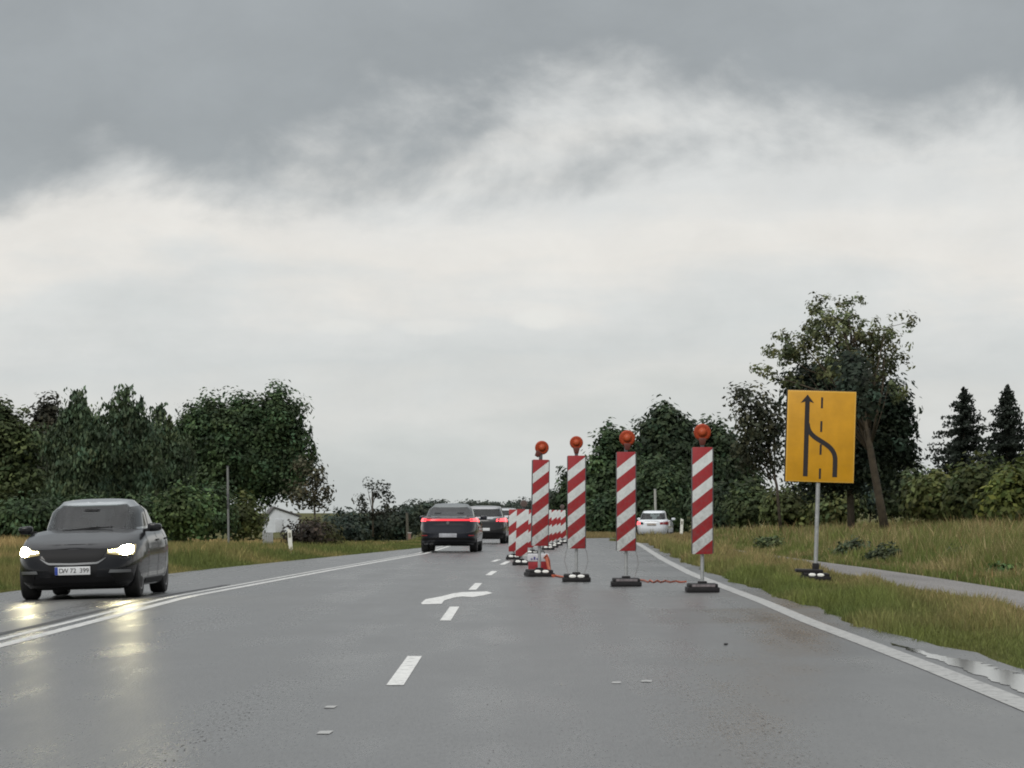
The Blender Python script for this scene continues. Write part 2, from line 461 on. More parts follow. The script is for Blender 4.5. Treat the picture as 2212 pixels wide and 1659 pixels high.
arrow = [(580, 832), (650, 775), (870, 735), (1050, 690), (1180, 672), (1540, 662), (1625, 686), (1480, 720), (1330, 745), (1180, 735), (1060, 752), (920, 792), (880, 842), (600, 850)]
pts = [g(*zo(*p)) for p in arrow]
bm = bmesh.new(); f_ = bm.faces.new([bm.verts.new((x, y, 0.004)) for x, y in pts]); bmesh.ops.triangulate(bm, faces=[f_])
bmobj('lane_arrow', bm, M_PAINT, road)
for (x, y, w) in [(712, 1528, .075), (700, 1583, .085), (1330, 1475, .075), (1395, 1472, .085)]:  # short pale flecks on the asphalt
    A = g(x, y)
    strip('pale_fleck', [A[1] - .14, A[1] + .14], [A[0], A[0] + .01], w * .9, M_PAINT_OLD)

# puddle on the shoulder, still water
M_WATER = mat('puddle_water', (0.02, 0.02, 0.018), 0.07)
pu = []
for k in range(140):
    Yp = 15 + k * 0.132
    wob = 0.06 * math.sin(k * .31) + 0.06 * math.sin(k * 0.13 + 1) + random.uniform(-.10, .07)
    pu.append((float(rline(Yp)) + 0.2 + 0.02 * math.sin(k * 0.6) + random.uniform(-.015, .015), float(rline(Yp)) + 0.2 + max(0.02, (0.42 + wob) * min(1, (140 - k) / 60)), Yp))
V = [(a_, c_, 0.004) for a_, b_, c_ in pu] + [(b_, c_, 0.004) for a_, b_, c_ in pu]
puddle = mesh('puddle', V, [(k, k + 140, k + 141, k + 1) for k in range(139)], M_WATER); prop(puddle, kind='structure')
# ------------------------------------------------------------------ vegetation helpers
def leaves(C, size, R, flat=0.0, droop=None, nrm=None):
    """diamond leaf quads at centres C (n,3)"""
    n = len(C)
    d1 = R.normal(size=(n, 3)); d1 /= np.linalg.norm(d1, axis=1)[:, None]
    d2 = R.normal(size=(n, 3)); d2 -= (d2 * d1).sum(1)[:, None] * d1; d2 /= np.linalg.norm(d2, axis=1)[:, None]
    if nrm is not None:                                   # leaves of a spray face outwards and up
        nn = nrm + R.normal(0, .45, (n, 3)); nn /= np.linalg.norm(nn, axis=1)[:, None] + 1e-9
        d1 -= (d1 * nn).sum(1)[:, None] * nn; d1 /= np.linalg.norm(d1, axis=1)[:, None]
        d2 = np.cross(nn, d1)
    if droop is not None:
        d1 = d1 * (1 - droop) + np.array([0, 0, -1.0]) * droop; d1 /= np.linalg.norm(d1, axis=1)[:, None]
    s = (size * R.uniform(0.6, 1.35, n))[:, None]
    V = np.stack([C - d1 * s, C - d2 * s * .55, C + d1 * s, C + d2 * s * .55], 1).reshape(-1, 3)
    Fi = np.arange(4 * n).reshape(n, 4)
    return V, Fi

def clump_points(blobs, R, density, cl_r, per, shell=0.45):
    """cluster centres through blob volumes, then leaf centres; returns leaf centres, cluster id, cluster centres"""
    cc = []
    for (c, r) in blobs:
        vol = r[0] * r[1] * r[2]
        n = max(6, int(density * vol ** 0.8))
        d = R.normal(size=(n, 3)); d /= np.linalg.norm(d, axis=1)[:, None]
        rad = R.uniform(0, 1, n) ** shell
        lump = 1 + 0.26 * np.sin(d[:, 0] * 5 + c[0]) * np.sin(d[:, 2] * 6 + c[2]) + np.clip(R.normal(0, .06, n), -.1, .1)
        cc.append(np.array(c) + d * rad[:, None] * lump[:, None] * np.array(r))
    cc = np.concatenate(cc)
    ids = np.repeat(np.arange(len(cc)), per)
    P = cc[ids] + np.clip(R.normal(0, 1, (len(ids), 3)), -1.5, 1.5) * (cl_r * R.uniform(.6, 1.3, len(cc)))[ids][:, None]
    return P, ids, cc

def veg(name, label, cat, base, blobs, col, leaf=0.16, density=40, cl_r=0.35, per=26, trunk=None, limbs=10, seed=1,
        hue=0.3, droop=None, group=None, bark=None, shell=0.45, tmat=None, spikes=()):
    """base (x,y,z); blobs [((x,y,z),(rx,ry,rz))...] world; trunk [(x,y,z,r)...] world"""
    R = np.random.default_rng(seed)
    t = thing(name, label, cat, base, group=group)
    b = np.array(base)
    P, ids, cc = clump_points(blobs, R, density, cl_r, per, shell)
    if len(spikes):                                      # leading shoots above the crown
        nid = len(cc); add_c, add_p, add_i = [], [], []
        for (x0, y0, zt_, ln) in spikes:
            q = R.uniform(0, 1, 150); dxy = np.clip(R.normal(0, 1, (150, 2)), -1.6, 1.6) * (.03 + .22 * q)[:, None]; lean_ = R.normal(0, .12)
            add_p.append(np.stack([x0 + dxy[:, 0] + lean_ * (1 - q) * ln, y0 + dxy[:, 1], zt_ - q * ln], 1)); add_i.append(np.full(150, nid)); nid += 1
            add_c.append((x0, y0, zt_ - ln * .5))
        P = np.concatenate([P] + add_p); ids = np.concatenate([ids] + add_i); cc = np.concatenate([cc, np.array(add_c)])
    P[:, 2] = np.maximum(P[:, 2], base[2] + 0.03)
    nr_ = (P - cc[ids]) / cl_r * .8 + np.array([0, 0, .55])
    cen = np.mean([bb[0] for bb in blobs], axis=0); ow = P - cen; ow /= np.linalg.norm(ow, axis=1)[:, None] + 1e-9
    V, Fi = leaves(P - b, leaf, R, droop=droop, nrm=nr_ + ow * .7)
    cl = R.normal(0, hue, len(cc))                       # each spray has its own tone
    big_ = .35 * np.sin(P[:, 0] * 1.3 + P[:, 2] * 1.1 + seed) * np.sin(P[:, 2] * 1.7 - P[:, 0] * .6 + seed * 2)
    colr = np.array(col)[None, :] * np.exp(cl[ids] + big_ + R.normal(0, .1, len(P)))[:, None]
    yel = np.clip(R.normal(0, .5, len(cc)), -1, 1)[ids][:, None] * np.array([0.18, 0.02, -0.1])
    colr = np.clip(colr * (1 + yel), .004, .5)
    fastmesh('crown' if cat == 'tree' else 'foliage', V, Fi, M_LEAF, t, np.repeat(colr, 4, 0))
    # wood: trunk and limbs as one branching part
    Vs, Fs, k = [], [], 0
    def add(pts, rad, seg=7):
        nonlocal k
        v, f = tube(pts, rad, seg)
        Vs.extend([tuple(np.array(p) - b) for p in v]); Fs.extend([tuple(q + k for q in ff) for ff in f]); k += len(v)
    if trunk is None:
        top = np.mean([bb[0] for bb in blobs], axis=0)
        trunk = [(base[0], base[1], base[2] - .1, 0.05), (base[0] * .5 + top[0] * .5, base[1], (base[2] + top[2]) / 2, .035), (top[0], top[1], top[2], .015)]
    tp = np.array([q[:3] for q in trunk]); tr = [q[3] for q in trunk]
    add(tp, tr, 9)
    pick = R.choice(len(cc), min(limbs, len(cc)), replace=False)
    for p in pick:
        e = cc[p]
        s = R.uniform(.35, .95); f = s * (len(tp) - 1); i0 = min(int(f), len(tp) - 2); st = tp[i0] + (tp[i0 + 1] - tp[i0]) * (f - i0)
        if st[2] > e[2] - .1: st = tp[0] + (tp[-1] - tp[0]) * .4
        r0 = np.interp(s, np.linspace(0, 1, len(tr)), tr) * .55
        mid = (st + e) / 2 + R.normal(0, .12, 3) + np.array([0, 0, .12])
        add([st, mid, e], [r0, r0 * .6, r0 * .15], 5)
    mesh('trunk' if cat == 'tree' else 'stem', Vs, Fs, tmat or M_BARK, t, True)
    return t

def pb(Y, *bl):
    """blobs given as (x, y, rx, ry[, dY]) on the print at distance Y"""
    out = []
    for q in bl:
        dY = q[4] if len(q) > 4 else 0.0
        k = (Y + dY) / F
        out.append(((px(q[0], Y + dY), Y + dY, pz(q[1], Y + dY)), (q[2] * k, max(q[2] * k * .8, .5), q[3] * k)))
    return out
def ptrunk(Y, *pts):
    return [(px(x, Y), Y, pz(y, Y), r) for x, y, r in pts]
def pspikes(Y, *s): return [(px(x, Y), Y, pz(yt, Y), ln * Y / F) for x, yt, ln in s]
def gbase(xd, Y):
    X = px(xd, Y); return (X, Y, float(terrain(X, Y)))

G_DARK = (0.048, 0.078, 0.034); G_MID = (0.075, 0.115, 0.042); G_BIRCH = (0.07, 0.10, 0.055); G_YEL = (0.10, 0.118, 0.032); G_RED = (0.07, 0.068, 0.042)
M_BIRCHBARK = mat('birch_bark', (0.34, 0.31, 0.27), 0.8, var=0.5, vscale=5)

# ------------------------------------------------------------------ trees on the left
Y = 205
veg('broadleaf_tree', 'yellowish green tree at the left edge, behind the dark oncoming car', 'tree', gbase(10, Y), pb(Y, (15, 960, 70, 75), (-40, 930, 80, 90), (30, 1060, 80, 70), (95, 1090, 50, 50)), (0.062, 0.082, 0.032), seed=11,
    trunk=ptrunk(Y, (10, 1165, .16), (12, 1060, .12), (15, 950, .05)), density=60, limbs=14)
veg('slender_tree', 'slender dark tree with reddish tip between yellowish tree and birches', 'tree', gbase(98, 212), pb(212, (98, 890, 26, 40), (95, 950, 40, 60), (100, 1040, 60, 90)), (0.045, 0.045, 0.03), seed=12,
    trunk=ptrunk(212, (98, 1162, .12), (97, 1000, .08), (95, 860, .03)), density=60, limbs=14)
for k, (xc, yt, sd_, lab) in enumerate([(165, 850, 13, 'weeping birch just right of the reddish tip tree, over the dark car'), (268, 843, 14, 'tallest weeping birch with pointed top, above the dark car roof'), (340, 880, 15, 'shorter weeping birch beside the gap in the left tree row')]):
    Yb = 200 + 4 * k
    bl = [(xc, yt + 28, 13, 32), (xc - 12, yt + 80, 34, 50), (xc + 14, yt + 90, 34, 55), (xc, yt + 165, 58, 80), (xc - 20, yt + 230, 55, 60), (xc + 25, yt + 235, 55, 60), (xc - 45, yt + 120, 30, 60), (xc + 48, yt + 130, 30, 60)]
    veg('birch_tree', lab, 'tree', gbase(xc, Yb), pb(Yb, *bl), G_BIRCH, seed=sd_, droop=.6, leaf=.15, density=62, cl_r=.3,
        trunk=ptrunk(Yb, (xc, 1165, .14), (xc + 3, 1020, .11), (xc, yt + 20, .03)), tmat=M_BIRCHBARK, limbs=16, spikes=pspikes(Yb, (xc, yt - 4, 60), (xc - 22, yt + 22, 60), (xc + 24, yt + 18, 60), (xc + 38, yt + 50, 50), (xc - 40, yt + 55, 50)), group='weeping birches in the left tree row')
Y = 275
big = pb(Y, (440, 930, 60, 62), (520, 925, 62, 62), (598, 905, 58, 62), (630, 980, 46, 70), (500, 1000, 90, 80), (590, 1020, 80, 60), (425, 1030, 50, 70), (395, 960, 22, 40), (600, 858, 14, 22), (452, 878, 14, 20), (530, 878, 16, 20))
veg('broadleaf_tree', 'broad dark tree with several tops right of the gap, above the white shed', 'tree', gbase(540, Y), big, G_DARK, seed=16, leaf=.18, density=44, cl_r=.45,
    trunk=ptrunk(Y, (540, 1140, .3), (545, 1050, .22), (545, 930, .08)), limbs=26, spikes=pspikes(Y, (600, 842, 50), (622, 862, 45), (575, 862, 45), (540, 864, 40), (512, 868, 40), (470, 868, 45), (445, 860, 50), (420, 880, 40), (398, 905, 40), (645, 890, 45), (665, 920, 45), (676, 960, 40)))
veg('small_tree', 'reddish green loose tree at the right end of the left tree row', 'tree', gbase(680, 270), pb(270, (655, 1010, 22, 22), (682, 1040, 24, 26), (690, 1085, 20, 18), (660, 1068, 34, 26), (705, 1062, 10, 10)), G_RED, seed=17, leaf=.17, density=26, cl_r=.4, per=16,
    trunk=ptrunk(270, (682, 1140, .1), (678, 1080, .07), (672, 1020, .03)), limbs=18)
for k, (xc, yc, rx, ry_, Yb, c, lab) in enumerate([
    (395, 1105, 60, 45, 190, G_MID, 'mid green bush behind the right side of the dark car'),
    (450, 1100, 50, 52, 200, G_DARK, 'dark green bush left of the slim grey pole'),
    (525, 1115, 40, 38, 215, (0.075, 0.088, 0.03), 'yellow green bush right of the slim grey pole'),
    (300, 1115, 70, 45, 195, G_DARK, 'dark undergrowth right behind the oncoming car'),
    (60, 1120, 80, 45, 192, G_DARK, 'dark undergrowth at the left edge behind the tan grass'),
    (180, 1120, 70, 45, 196, G_DARK, 'dark undergrowth under the weeping birches'),
    (690, 1148, 40, 20, 230, (0.07, 0.07, 0.03), 'low olive bush right of the reddish hedge')]):
    veg('bush', lab, 'bush', gbase(xc, Yb), pb(Yb, (xc, yc, rx, ry_), (xc - rx * .5, yc + 12, rx * .6, ry_ * .8), (xc + rx * .5, yc + 14, rx * .6, ry_ * .75)), c, seed=30 + k, leaf=.15, density=60, per=22, group='bushes in front of the left trees')
veg('hedge', 'dark reddish clipped hedge beside the white shed', 'hedge', gbase(655, 160), pb(160, (640, 1155, 20, 12), (655, 1154, 24, 13), (682, 1156, 18, 12)), (0.042, 0.034, 0.028), seed=40, leaf=.1, density=160, per=22)
# lone young tree and far hedgerow
veg('young_tree', 'lone young tree with airy crown left of the leading dark car', 'tree', gbase(806, 240),
    pb(240, (802, 1046, 13, 13), (832, 1052, 13, 11), (838, 1075, 9, 13), (782, 1075, 11, 9), (786, 1098, 11, 9), (838, 1098, 13, 11), (812, 1070, 9, 11), (800, 1110, 18, 12), (826, 1112, 14, 10)), (0.032, 0.036, 0.026), seed=41, leaf=.11, density=34, cl_r=.2, per=16,
    trunk=ptrunk(240, (806, 1160, .07), (805, 1110, .055), (803, 1045, .02)), limbs=22)
far = [(735, 1130, 40, 24, 300, 'dark far bush left of the lone young tree'), (790, 1135, 46, 30, 290, 'blue green bush at the foot of the lone young tree'),
       (850, 1130, 48, 34, 310, 'far dark bush around the short wooden post'), (905, 1118, 40, 34, 330, 'far dark bush behind the leading dark car'),
       (760, 1150, 34, 18, 280, 'low bush under the lone young tree at the road bend')]
for k, (xc, yc, rx, ry_, Yb, lab) in enumerate(far):
    veg('bush', lab, 'bush', gbase(xc, Yb), pb(Yb, (xc, yc, rx, ry_), (xc - rx * .4, yc + 10, rx * .6, ry_ * .7), (xc + rx * .4, yc + 6, rx * .6, ry_ * .8)), (0.042, 0.058, 0.042), seed=50 + k, leaf=.2, density=34, cl_r=.4, per=20, group='far bushes along the bend')
for k, (xc, yc, rx, ry_, Yb, lab) in enumerate([(940, 1105, 34, 18, 420, 'distant tree row above the roof of the leading car'), (1040, 1106, 60, 17, 430, 'distant tree row between the leading car and the striped boards'),
        (1130, 1104, 40, 19, 440, 'distant tree row behind the short striped boards'), (1185, 1090, 30, 30, 400, 'distant tree beside the fourth tall striped board')]):
    veg('far_tree', lab, 'tree', gbase(xc, Yb), pb(Yb, (xc, yc, rx, ry_), (xc - rx * .5, yc + 3, rx * .6, ry_ * .9), (xc + rx * .5, yc + 2, rx * .6, ry_ * .9)), (0.045, 0.058, 0.046), seed=60 + k, leaf=.2, density=44, cl_r=.4, per=26, group='distant trees at the end of the road')

# ------------------------------------------------------------------ trees on the right
Y = 235
veg('broadleaf_tree', 'round dark tree behind the second tall striped board', 'tree', gbase(1340, Y), pb(Y, (1330, 965, 36, 46), (1300, 1020, 40, 45), (1350, 1040, 60, 60), (1290, 1080, 60, 50), (1240, 1060, 30, 45), (1225, 1110, 40, 40)), G_DARK, seed=71, leaf=.19, density=60, cl_r=.4,
    trunk=ptrunk(Y, (1340, 1146, .2), (1338, 1060, .15), (1335, 950, .05)), limbs=18)
veg('broadleaf_tree', 'tall pointed dark tree between the second and first striped boards', 'tree', gbase(1440, Y + 5), pb(Y + 5, (1437, 905, 26, 32), (1425, 930, 46, 38), (1465, 940, 40, 40), (1435, 1000, 75, 60), (1480, 1010, 60, 60)), (0.038, 0.058, 0.03), seed=72, leaf=.19, density=60, cl_r=.4,
    trunk=ptrunk(Y + 5, (1440, 1146, .2), (1440, 1040, .15), (1437, 890, .05)), limbs=18, spikes=pspikes(Y + 5, (1437, 866, 40), (1418, 884, 40), (1458, 890, 40), (1480, 905, 40), (1400, 905, 40)))
veg('broadleaf_tree', 'dark green tree right behind the first striped board', 'tree', gbase(1545, Y), pb(Y, (1540, 955, 40, 45), (1570, 990, 50, 60), (1530, 1050, 55, 55), (1590, 1060, 60, 55)), (0.036, 0.056, 0.028), seed=73, leaf=.19, density=60, cl_r=.4,
    trunk=ptrunk(Y, (1550, 1146, .18), (1548, 1040, .13), (1545, 940, .05)), limbs=14)
for k, (xc, yc, rx, ry_, Yb, c, lab) in enumerate([
    (1430, 1070, 62, 70, 218, (0.05, 0.078, 0.036), 'large mid green bush behind the white car'),
    (1330, 1105, 50, 48, 222, G_DARK, 'dark bush left of the white car under the round tree'),
    (1265, 1120, 42, 40, 225, G_DARK, 'dark bush behind the third striped board'),
    (1545, 1090, 50, 42, 205, (0.04, 0.06, 0.03), 'dark bush right of the first striped board above the tall grass'),
    (1625, 1085, 50, 40, 190, (0.055, 0.075, 0.03), 'bush at the foot of the thin leaning trunk'),
    (1720, 1090, 60, 34, 175, (0.085, 0.1, 0.035), 'light green bush behind the yellow sign post'),
    (1810, 1085, 50, 34, 172, (0.08, 0.095, 0.036), 'light green bush right of the yellow sign post'),
    (1880, 1050, 90, 45, 190, (0.022, 0.034, 0.028), 'dark thicket behind the leaning trunk'),
    (1955, 1055, 50, 50, 178, (0.045, 0.06, 0.026), 'olive bush right of the leaning trunk'),
    (2030, 1068, 64, 50, 150, (0.085, 0.1, 0.032), 'broad olive bush below the left spruce'),
    (2115, 1058, 62, 58, 146, (0.06, 0.075, 0.026), 'olive bush below the right spruce'),
    (2190, 1080, 58, 60, 138, (0.10, 0.12, 0.03), 'bright yellow green bush at the right edge'),
    (2255, 1050, 70, 75, 150, (0.08, 0.095, 0.03), 'tall olive bush past the right edge bush')]):
    veg('bush', lab, 'bush', gbase(xc, Yb), pb(Yb, (xc, yc, rx, ry_), (xc - rx * .55, yc + ry_ * .35, rx * .6, ry_ * .7), (xc + rx * .5, yc + ry_ * .3, rx * .6, ry_ * .75), (xc, yc + ry_ * .6, rx, ry_ * .5)), c, seed=80 + k, leaf=.15, density=64, cl_r=.33, per=24, group='bushes on the right bank')
# the tall airy tree and its dark ivy-clad neighbour
Y = 134
air = pb(Y, (1805, 700, 90, 52), (1880, 740, 80, 60), (1745, 735, 75, 48), (1930, 790, 40, 55), (1690, 770, 55, 30), (1650, 800, 36, 22), (1830, 790, 90, 50), (1752, 668, 22, 14), (1845, 648, 26, 12), (1965, 695, 10, 22), (1945, 850, 22, 30), (1700, 820, 40, 26), (1780, 650, 30, 14), (1920, 710, 30, 30))
veg('tall_tree', 'tallest tree with airy crown and leaning trunk behind the yellow sign', 'tree', gbase(1914, Y), air, (0.115, 0.13, 0.062), seed=101, leaf=.085, density=56, cl_r=.12, per=16, hue=.3, shell=.6,
    trunk=ptrunk(Y, (1916, 1168, .19), (1900, 1080, .16), (1878, 960, .13), (1860, 860, .1), (1835, 760, .06), (1820, 690, .03)), limbs=60, tmat=mat('mossy_bark', (0.055, 0.042, 0.026), .9, var=.4, vscale=4, bump=.6, bscale=15))
veg('ivy_clad_tree', 'dense dark tree below the airy crown, right behind the yellow sign', 'tree', gbase(1840, 142), pb(142, (1790, 830, 80, 45), (1850, 870, 85, 70), (1900, 930, 60, 60), (1940, 940, 38, 40), (1870, 980, 85, 70), (1955, 900, 26, 40), (1950, 980, 30, 30), (1905, 870, 60, 50), (1760, 900, 70, 80), (1790, 1010, 80, 60), (1855, 850, 40, 48, -13), (1845, 800, 34, 34, -12)), (0.024, 0.036, 0.023), seed=102, leaf=.12, density=70, cl_r=.28, per=30,
    trunk=ptrunk(142, (1840, 1165, .16), (1835, 1020, .13), (1825, 850, .05)), limbs=16)
veg('thin_tree', 'thin dusky tree left of the yellow sign with slender dark trunk', 'tree', gbase(1686, 150), pb(150, (1615, 870, 46, 34), (1660, 900, 44, 50), (1625, 930, 44, 50), (1590, 850, 22, 14), (1660, 980, 40, 60), (1610, 985, 36, 40)), (0.05, 0.056, 0.034), seed=103, leaf=.11, density=52, cl_r=.24, per=20,
    trunk=ptrunk(150, (1687, 1150, .075), (1678, 1050, .06), (1655, 950, .05), (1630, 870, .02)), limbs=24)

def spruce(label, xd, Y, ytop, ybot, halfw, seed):
    R = np.random.default_rng(seed)
    b = gbase(xd, Y); X = b[0]; zt = pz(ytop, Y); zb = pz(ybot, Y); hw = halfw * Y / F
    t = thing('spruce_tree', label, 'tree', b, group='spruces on the right skyline')
    Ps, Cs = [], []
    lv = 26
    for i in range(lv):
        f = i / (lv - 1); z0 = zt - (zt - zb) * f; rad = hw * (0.05 + 0.95 * f ** .72) * R.uniform(.8, 1.12)
        for q in range(8):
            w = R.uniform(0, 2 * math.pi); rr = rad * R.uniform(.5, 1.25)
            n = int(24 + 60 * f); dzb = R.normal(0, .1)
            s = R.uniform(0.05, 1, n)
            up_ = 0.10 * (zt - zb) / 6 * (s ** 2) * 2.2 - 0.22 * s * rr
            Ps.append(np.stack([np.cos(w) * rr * s, np.sin(w) * rr * s, z0 + dzb + up_ - b[2]], 1) + R.normal(0, .06, (n, 3)))
            Cs.append(np.full(n, R.normal(0, .2)))
    P = np.concatenate(Ps); cl = np.concatenate(Cs)
    V, Fi = leaves(P, .11, R, droop=.25)
    c = np.array((0.026, 0.034, 0.026))[None] * np.exp(cl + R.normal(0, .2, len(P)))[:, None]
    fastmesh('crown', V, Fi, M_LEAF, t, np.repeat(c, 4, 0))
    Vt, Ft = tube([(0, 0, -.1), (0, 0, (zt - b[2]) * .5), (0, 0, zt - b[2])], [.13, .08, .01], 8)
    mesh('trunk', Vt, Ft, M_BARK, t, True)
spruce('dark spruce with pointed top, left one of two on the skyline', 2082, 200, 850, 1040, 100, 5)
spruce('dark spruce at the right edge, right one of two on the skyline', 2176, 196, 847, 1035, 92, 6)

# ------------------------------------------------------------------ grass
def grass(name, label, X, Y, h, w, col, seed):
    R = np.random.default_rng(seed); n = len(X)
    z = terrain(X, Y) - .01
    ang = R.uniform(0, 2 * math.pi, n); lean = R.uniform(.05, .55, n) * h
    la = R.uniform(0, 2 * math.pi, n)
    b = np.stack([X, Y, z], 1); d = np.stack([np.cos(ang), np.sin(ang) * .5, 0 * ang], 1) * (w / 2)[:, None]
    tip = b + np.stack([np.cos(la) * lean, np.sin(la) * lean, h], 1)
    mid = b + np.stack([np.cos(la) * lean * .35, np.sin(la) * lean * .35, h * .6], 1)
    V = np.stack([b - d, b + d, mid + d * .8, tip, mid - d * .8], 1).reshape(-1, 3)
    i0 = np.arange(n) * 5
    Fi = np.concatenate([np.stack([i0, i0 + 1, i0 + 2, i0 + 4], 1)])
    Ft = np.stack([i0 + 4, i0 + 2, i0 + 3, i0 + 3], 1)
    o = fastmesh(name, V, np.concatenate([Fi]), M_GRASS, None, np.repeat(col, 5, 0))
    me = o.data
    # tips as triangles in a second pass
    k = len(me.polygons)
    me2 = bpy.data.meshes.new(name)
    me2.vertices.add(len(V)); me2.vertices.foreach_set('co', V.astype(np.float32).ravel())
    loops = np.concatenate([Fi.ravel(), np.stack([i0 + 4, i0 + 2, i0 + 3], 1).ravel()]).astype(np.int32)
    me2.loops.add(len(loops)); me2.loops.foreach_set('vertex_index', loops)
    ls = np.concatenate([np.arange(n) * 4, 4 * n + np.arange(n) * 3]).astype(np.int32)
    lt = np.concatenate([np.full(n, 4), np.full(n, 3)]).astype(np.int32)
    me2.polygons.add(2 * n); me2.polygons.foreach_set('loop_start', ls); me2.polygons.foreach_set('loop_total', lt)
    me2.update(calc_edges=True)
    ca = me2.color_attributes.new('Col', 'FLOAT_COLOR', 'POINT'); c4 = np.ones((5 * n, 4), np.float32); c4[:, :3] = np.repeat(col, 5, 0)
    ca.data.foreach_set('color', c4.ravel()); me2.materials.append(M_GRASS)
    o.data = me2; bpy.data.meshes.remove(me); me2.name = name
    return prop(o, label, 'grass', kind='stuff')

def patchy(X, Y, s, seed):
    """cheap smooth pseudo noise in 0..1"""
    R = np.random.default_rng(seed); v = 0
    for k in range(7):
        a, b, c = R.normal(0, 1, 2).tolist() + [R.uniform(0, 6.28)]
        v = v + np.sin((a * X * 1.6 + b * Y * .5) * s * (1 + .5 * k) + c) / (1 + .3 * k)
    return 1 / (1 + np.exp(-v * .9))
def mixcol(t, a, b): return np.array(a)[None] * (1 - t[:, None]) + np.array(b)[None] * t[:, None]
GREEN, LIME, TAN, STRAW, RUST = (0.105, 0.135, 0.038), (0.20, 0.215, 0.06), (0.30, 0.225, 0.11), (0.40, 0.32, 0.17), (0.22, 0.135, 0.07)

# near verge between carriageway and cycle path
n = 190000
u = rng.uniform(0, 1, n); Yv = (16 ** -.6 + u * (165 ** -.6 - 16 ** -.6)) ** (-1 / .6)
lo, hi = edgeR(Yv) - .06, np.maximum(pathL(Yv) + .06, edgeR(Yv) + .8)
t_ = rng.uniform(0, 1, n); Xv = lo - .32 * rng.uniform(0, 1, n) ** 4 + (hi - lo) * t_
k = (Yv < 150)
Xv, Yv, t_ = Xv[k], Yv[k], t_[k]; n = len(Xv)
p1 = patchy(Xv, Yv, 1.2, 1); p2 = patchy(Xv, Yv, .5, 2)
dry = np.clip(sm((t_ - .25) / .5) * 1.0 + sm((Yv - 62) / 40) * .8 + (p2 - .5) * 1.1, 0, 1) * rng.uniform(.4, 1, n)
col = mixcol(dry, GREEN, TAN); col = col + (np.array(LIME) - col) * (p1 * .55 * (1 - dry))[:, None]
p3 = patchy(Xv, Yv, 4.0, 9); col *= (np.exp(rng.normal(0, .22, n)) * (.78 + .44 * p3))[:, None]
edgef = sm(t_ / .14) * (1 - .75 * (1 - sm((1 - t_) / .35)) * (1 - sm((Yv - 66) / 10))) * (1 - .75 * sm((.75 - np.hypot(Xv - px(1761, 60), (Yv - 59.5) * .11)) / .35))
hgt = (0.045 + .12 * edgef * (.35 + 1.3 * p1)) * rng.uniform(.45, 1.4, n) * (.55 + .95 * p3) * (1 + .45 * sm((Yv - 60) / 50)) * (1 - .6 * sm((38 - Yv) / 5) * sm((edgeR(Yv) + 1.1 - Xv) / .5))
grass('verge_grass', 'short green and straw grass on the verge beside the right edge line', Xv, Yv, hgt, .006 + Yv * .00020, col, 1)
# tall meadow beyond the path
n = 260000
u = rng.uniform(0, 1, n); Yv = (45 ** -.3 + u * (240 ** -.3 - 45 ** -.3)) ** (-1 / .3)
lo = pathR(Yv) + .05; hi = np.maximum(.16 * Yv + 4, lo + 9)
Xv = lo + (hi - lo) * rng.uniform(0, 1, n) ** 1.15
k = ~((Yv > 150) & (Xv < ipol(SLIPR, Yv) + .2)); Xv, Yv = Xv[k], Yv[k]; n = len(Xv)
p1 = patchy(Xv, Yv, .55, 3); p2 = patchy(Xv, Yv, .28, 4); d0 = Xv - pathR(Yv)
dry = np.clip((p1 - .5) * 1.8 + .35 * sm(d0 / 4) , 0, 1) * rng.uniform(.3, 1, n)
col = mixcol(dry, GREEN, TAN); st = (rng.uniform(0, 1, n) < .16 * p1); col[st] = np.array(STRAW) * .9
rs = (rng.uniform(0, 1, n) < .05 * (1 - p2)); col[rs] = np.array(RUST)
col = col + (np.array(LIME) * .8 - col) * (.5 * p2 * (1 - dry))[:, None]
col *= np.exp(rng.normal(0, .25, n))[:, None]
hgt = (.15 + .42 * sm(d0 / 2.5) * (.5 + .7 * p2)) * rng.uniform(.45, 1.2, n); hgt[rs] *= 1.35; hgt[st] *= 1.2; p3 = patchy(Xv, Yv, 2.2, 10); hgt *= (.6 + .8 * p3); col *= (.8 + .4 * p3)[:, None]
grass('tall_meadow_grass', 'tall green and straw meadow grass on the bank beyond the cycle path', Xv, Yv, hgt, .006 + Yv * .00019, col, 2)
# the nose between main road and slip road
n = 26000
Yv = rng.uniform(161, 235, n); lo = edgeR(Yv) + .1; hi = np.maximum(ipol(SLIPL, Yv) - .1, lo + .1); Xv = lo + (hi - lo) * rng.uniform(0, 1, n)
col = mixcol(rng.uniform(.3, 1, n), (0.13, 0.125, 0.05), TAN) * np.exp(rng.normal(0, .2, n))[:, None]
grass('island_grass', 'dry brown grass on the nose between main road and slip road', Xv, Yv, rng.uniform(.08, .25, n), np.full(n, .04), col, 3)
# right verge of the slip road
n = 26000
Yv = rng.uniform(150, 215, n); Xv = ipol(SLIPR, Yv) + rng.uniform(.0, 3.5, n)
col = mixcol(rng.uniform(.2, 1, n), (0.13, 0.125, 0.05), TAN) * np.exp(rng.normal(0, .2, n))[:, None]
grass('slip_verge_grass', 'dry brown grass in front of the white car on the slip road', Xv, Yv, rng.uniform(.12, .36, n), np.full(n, .04), col, 4)
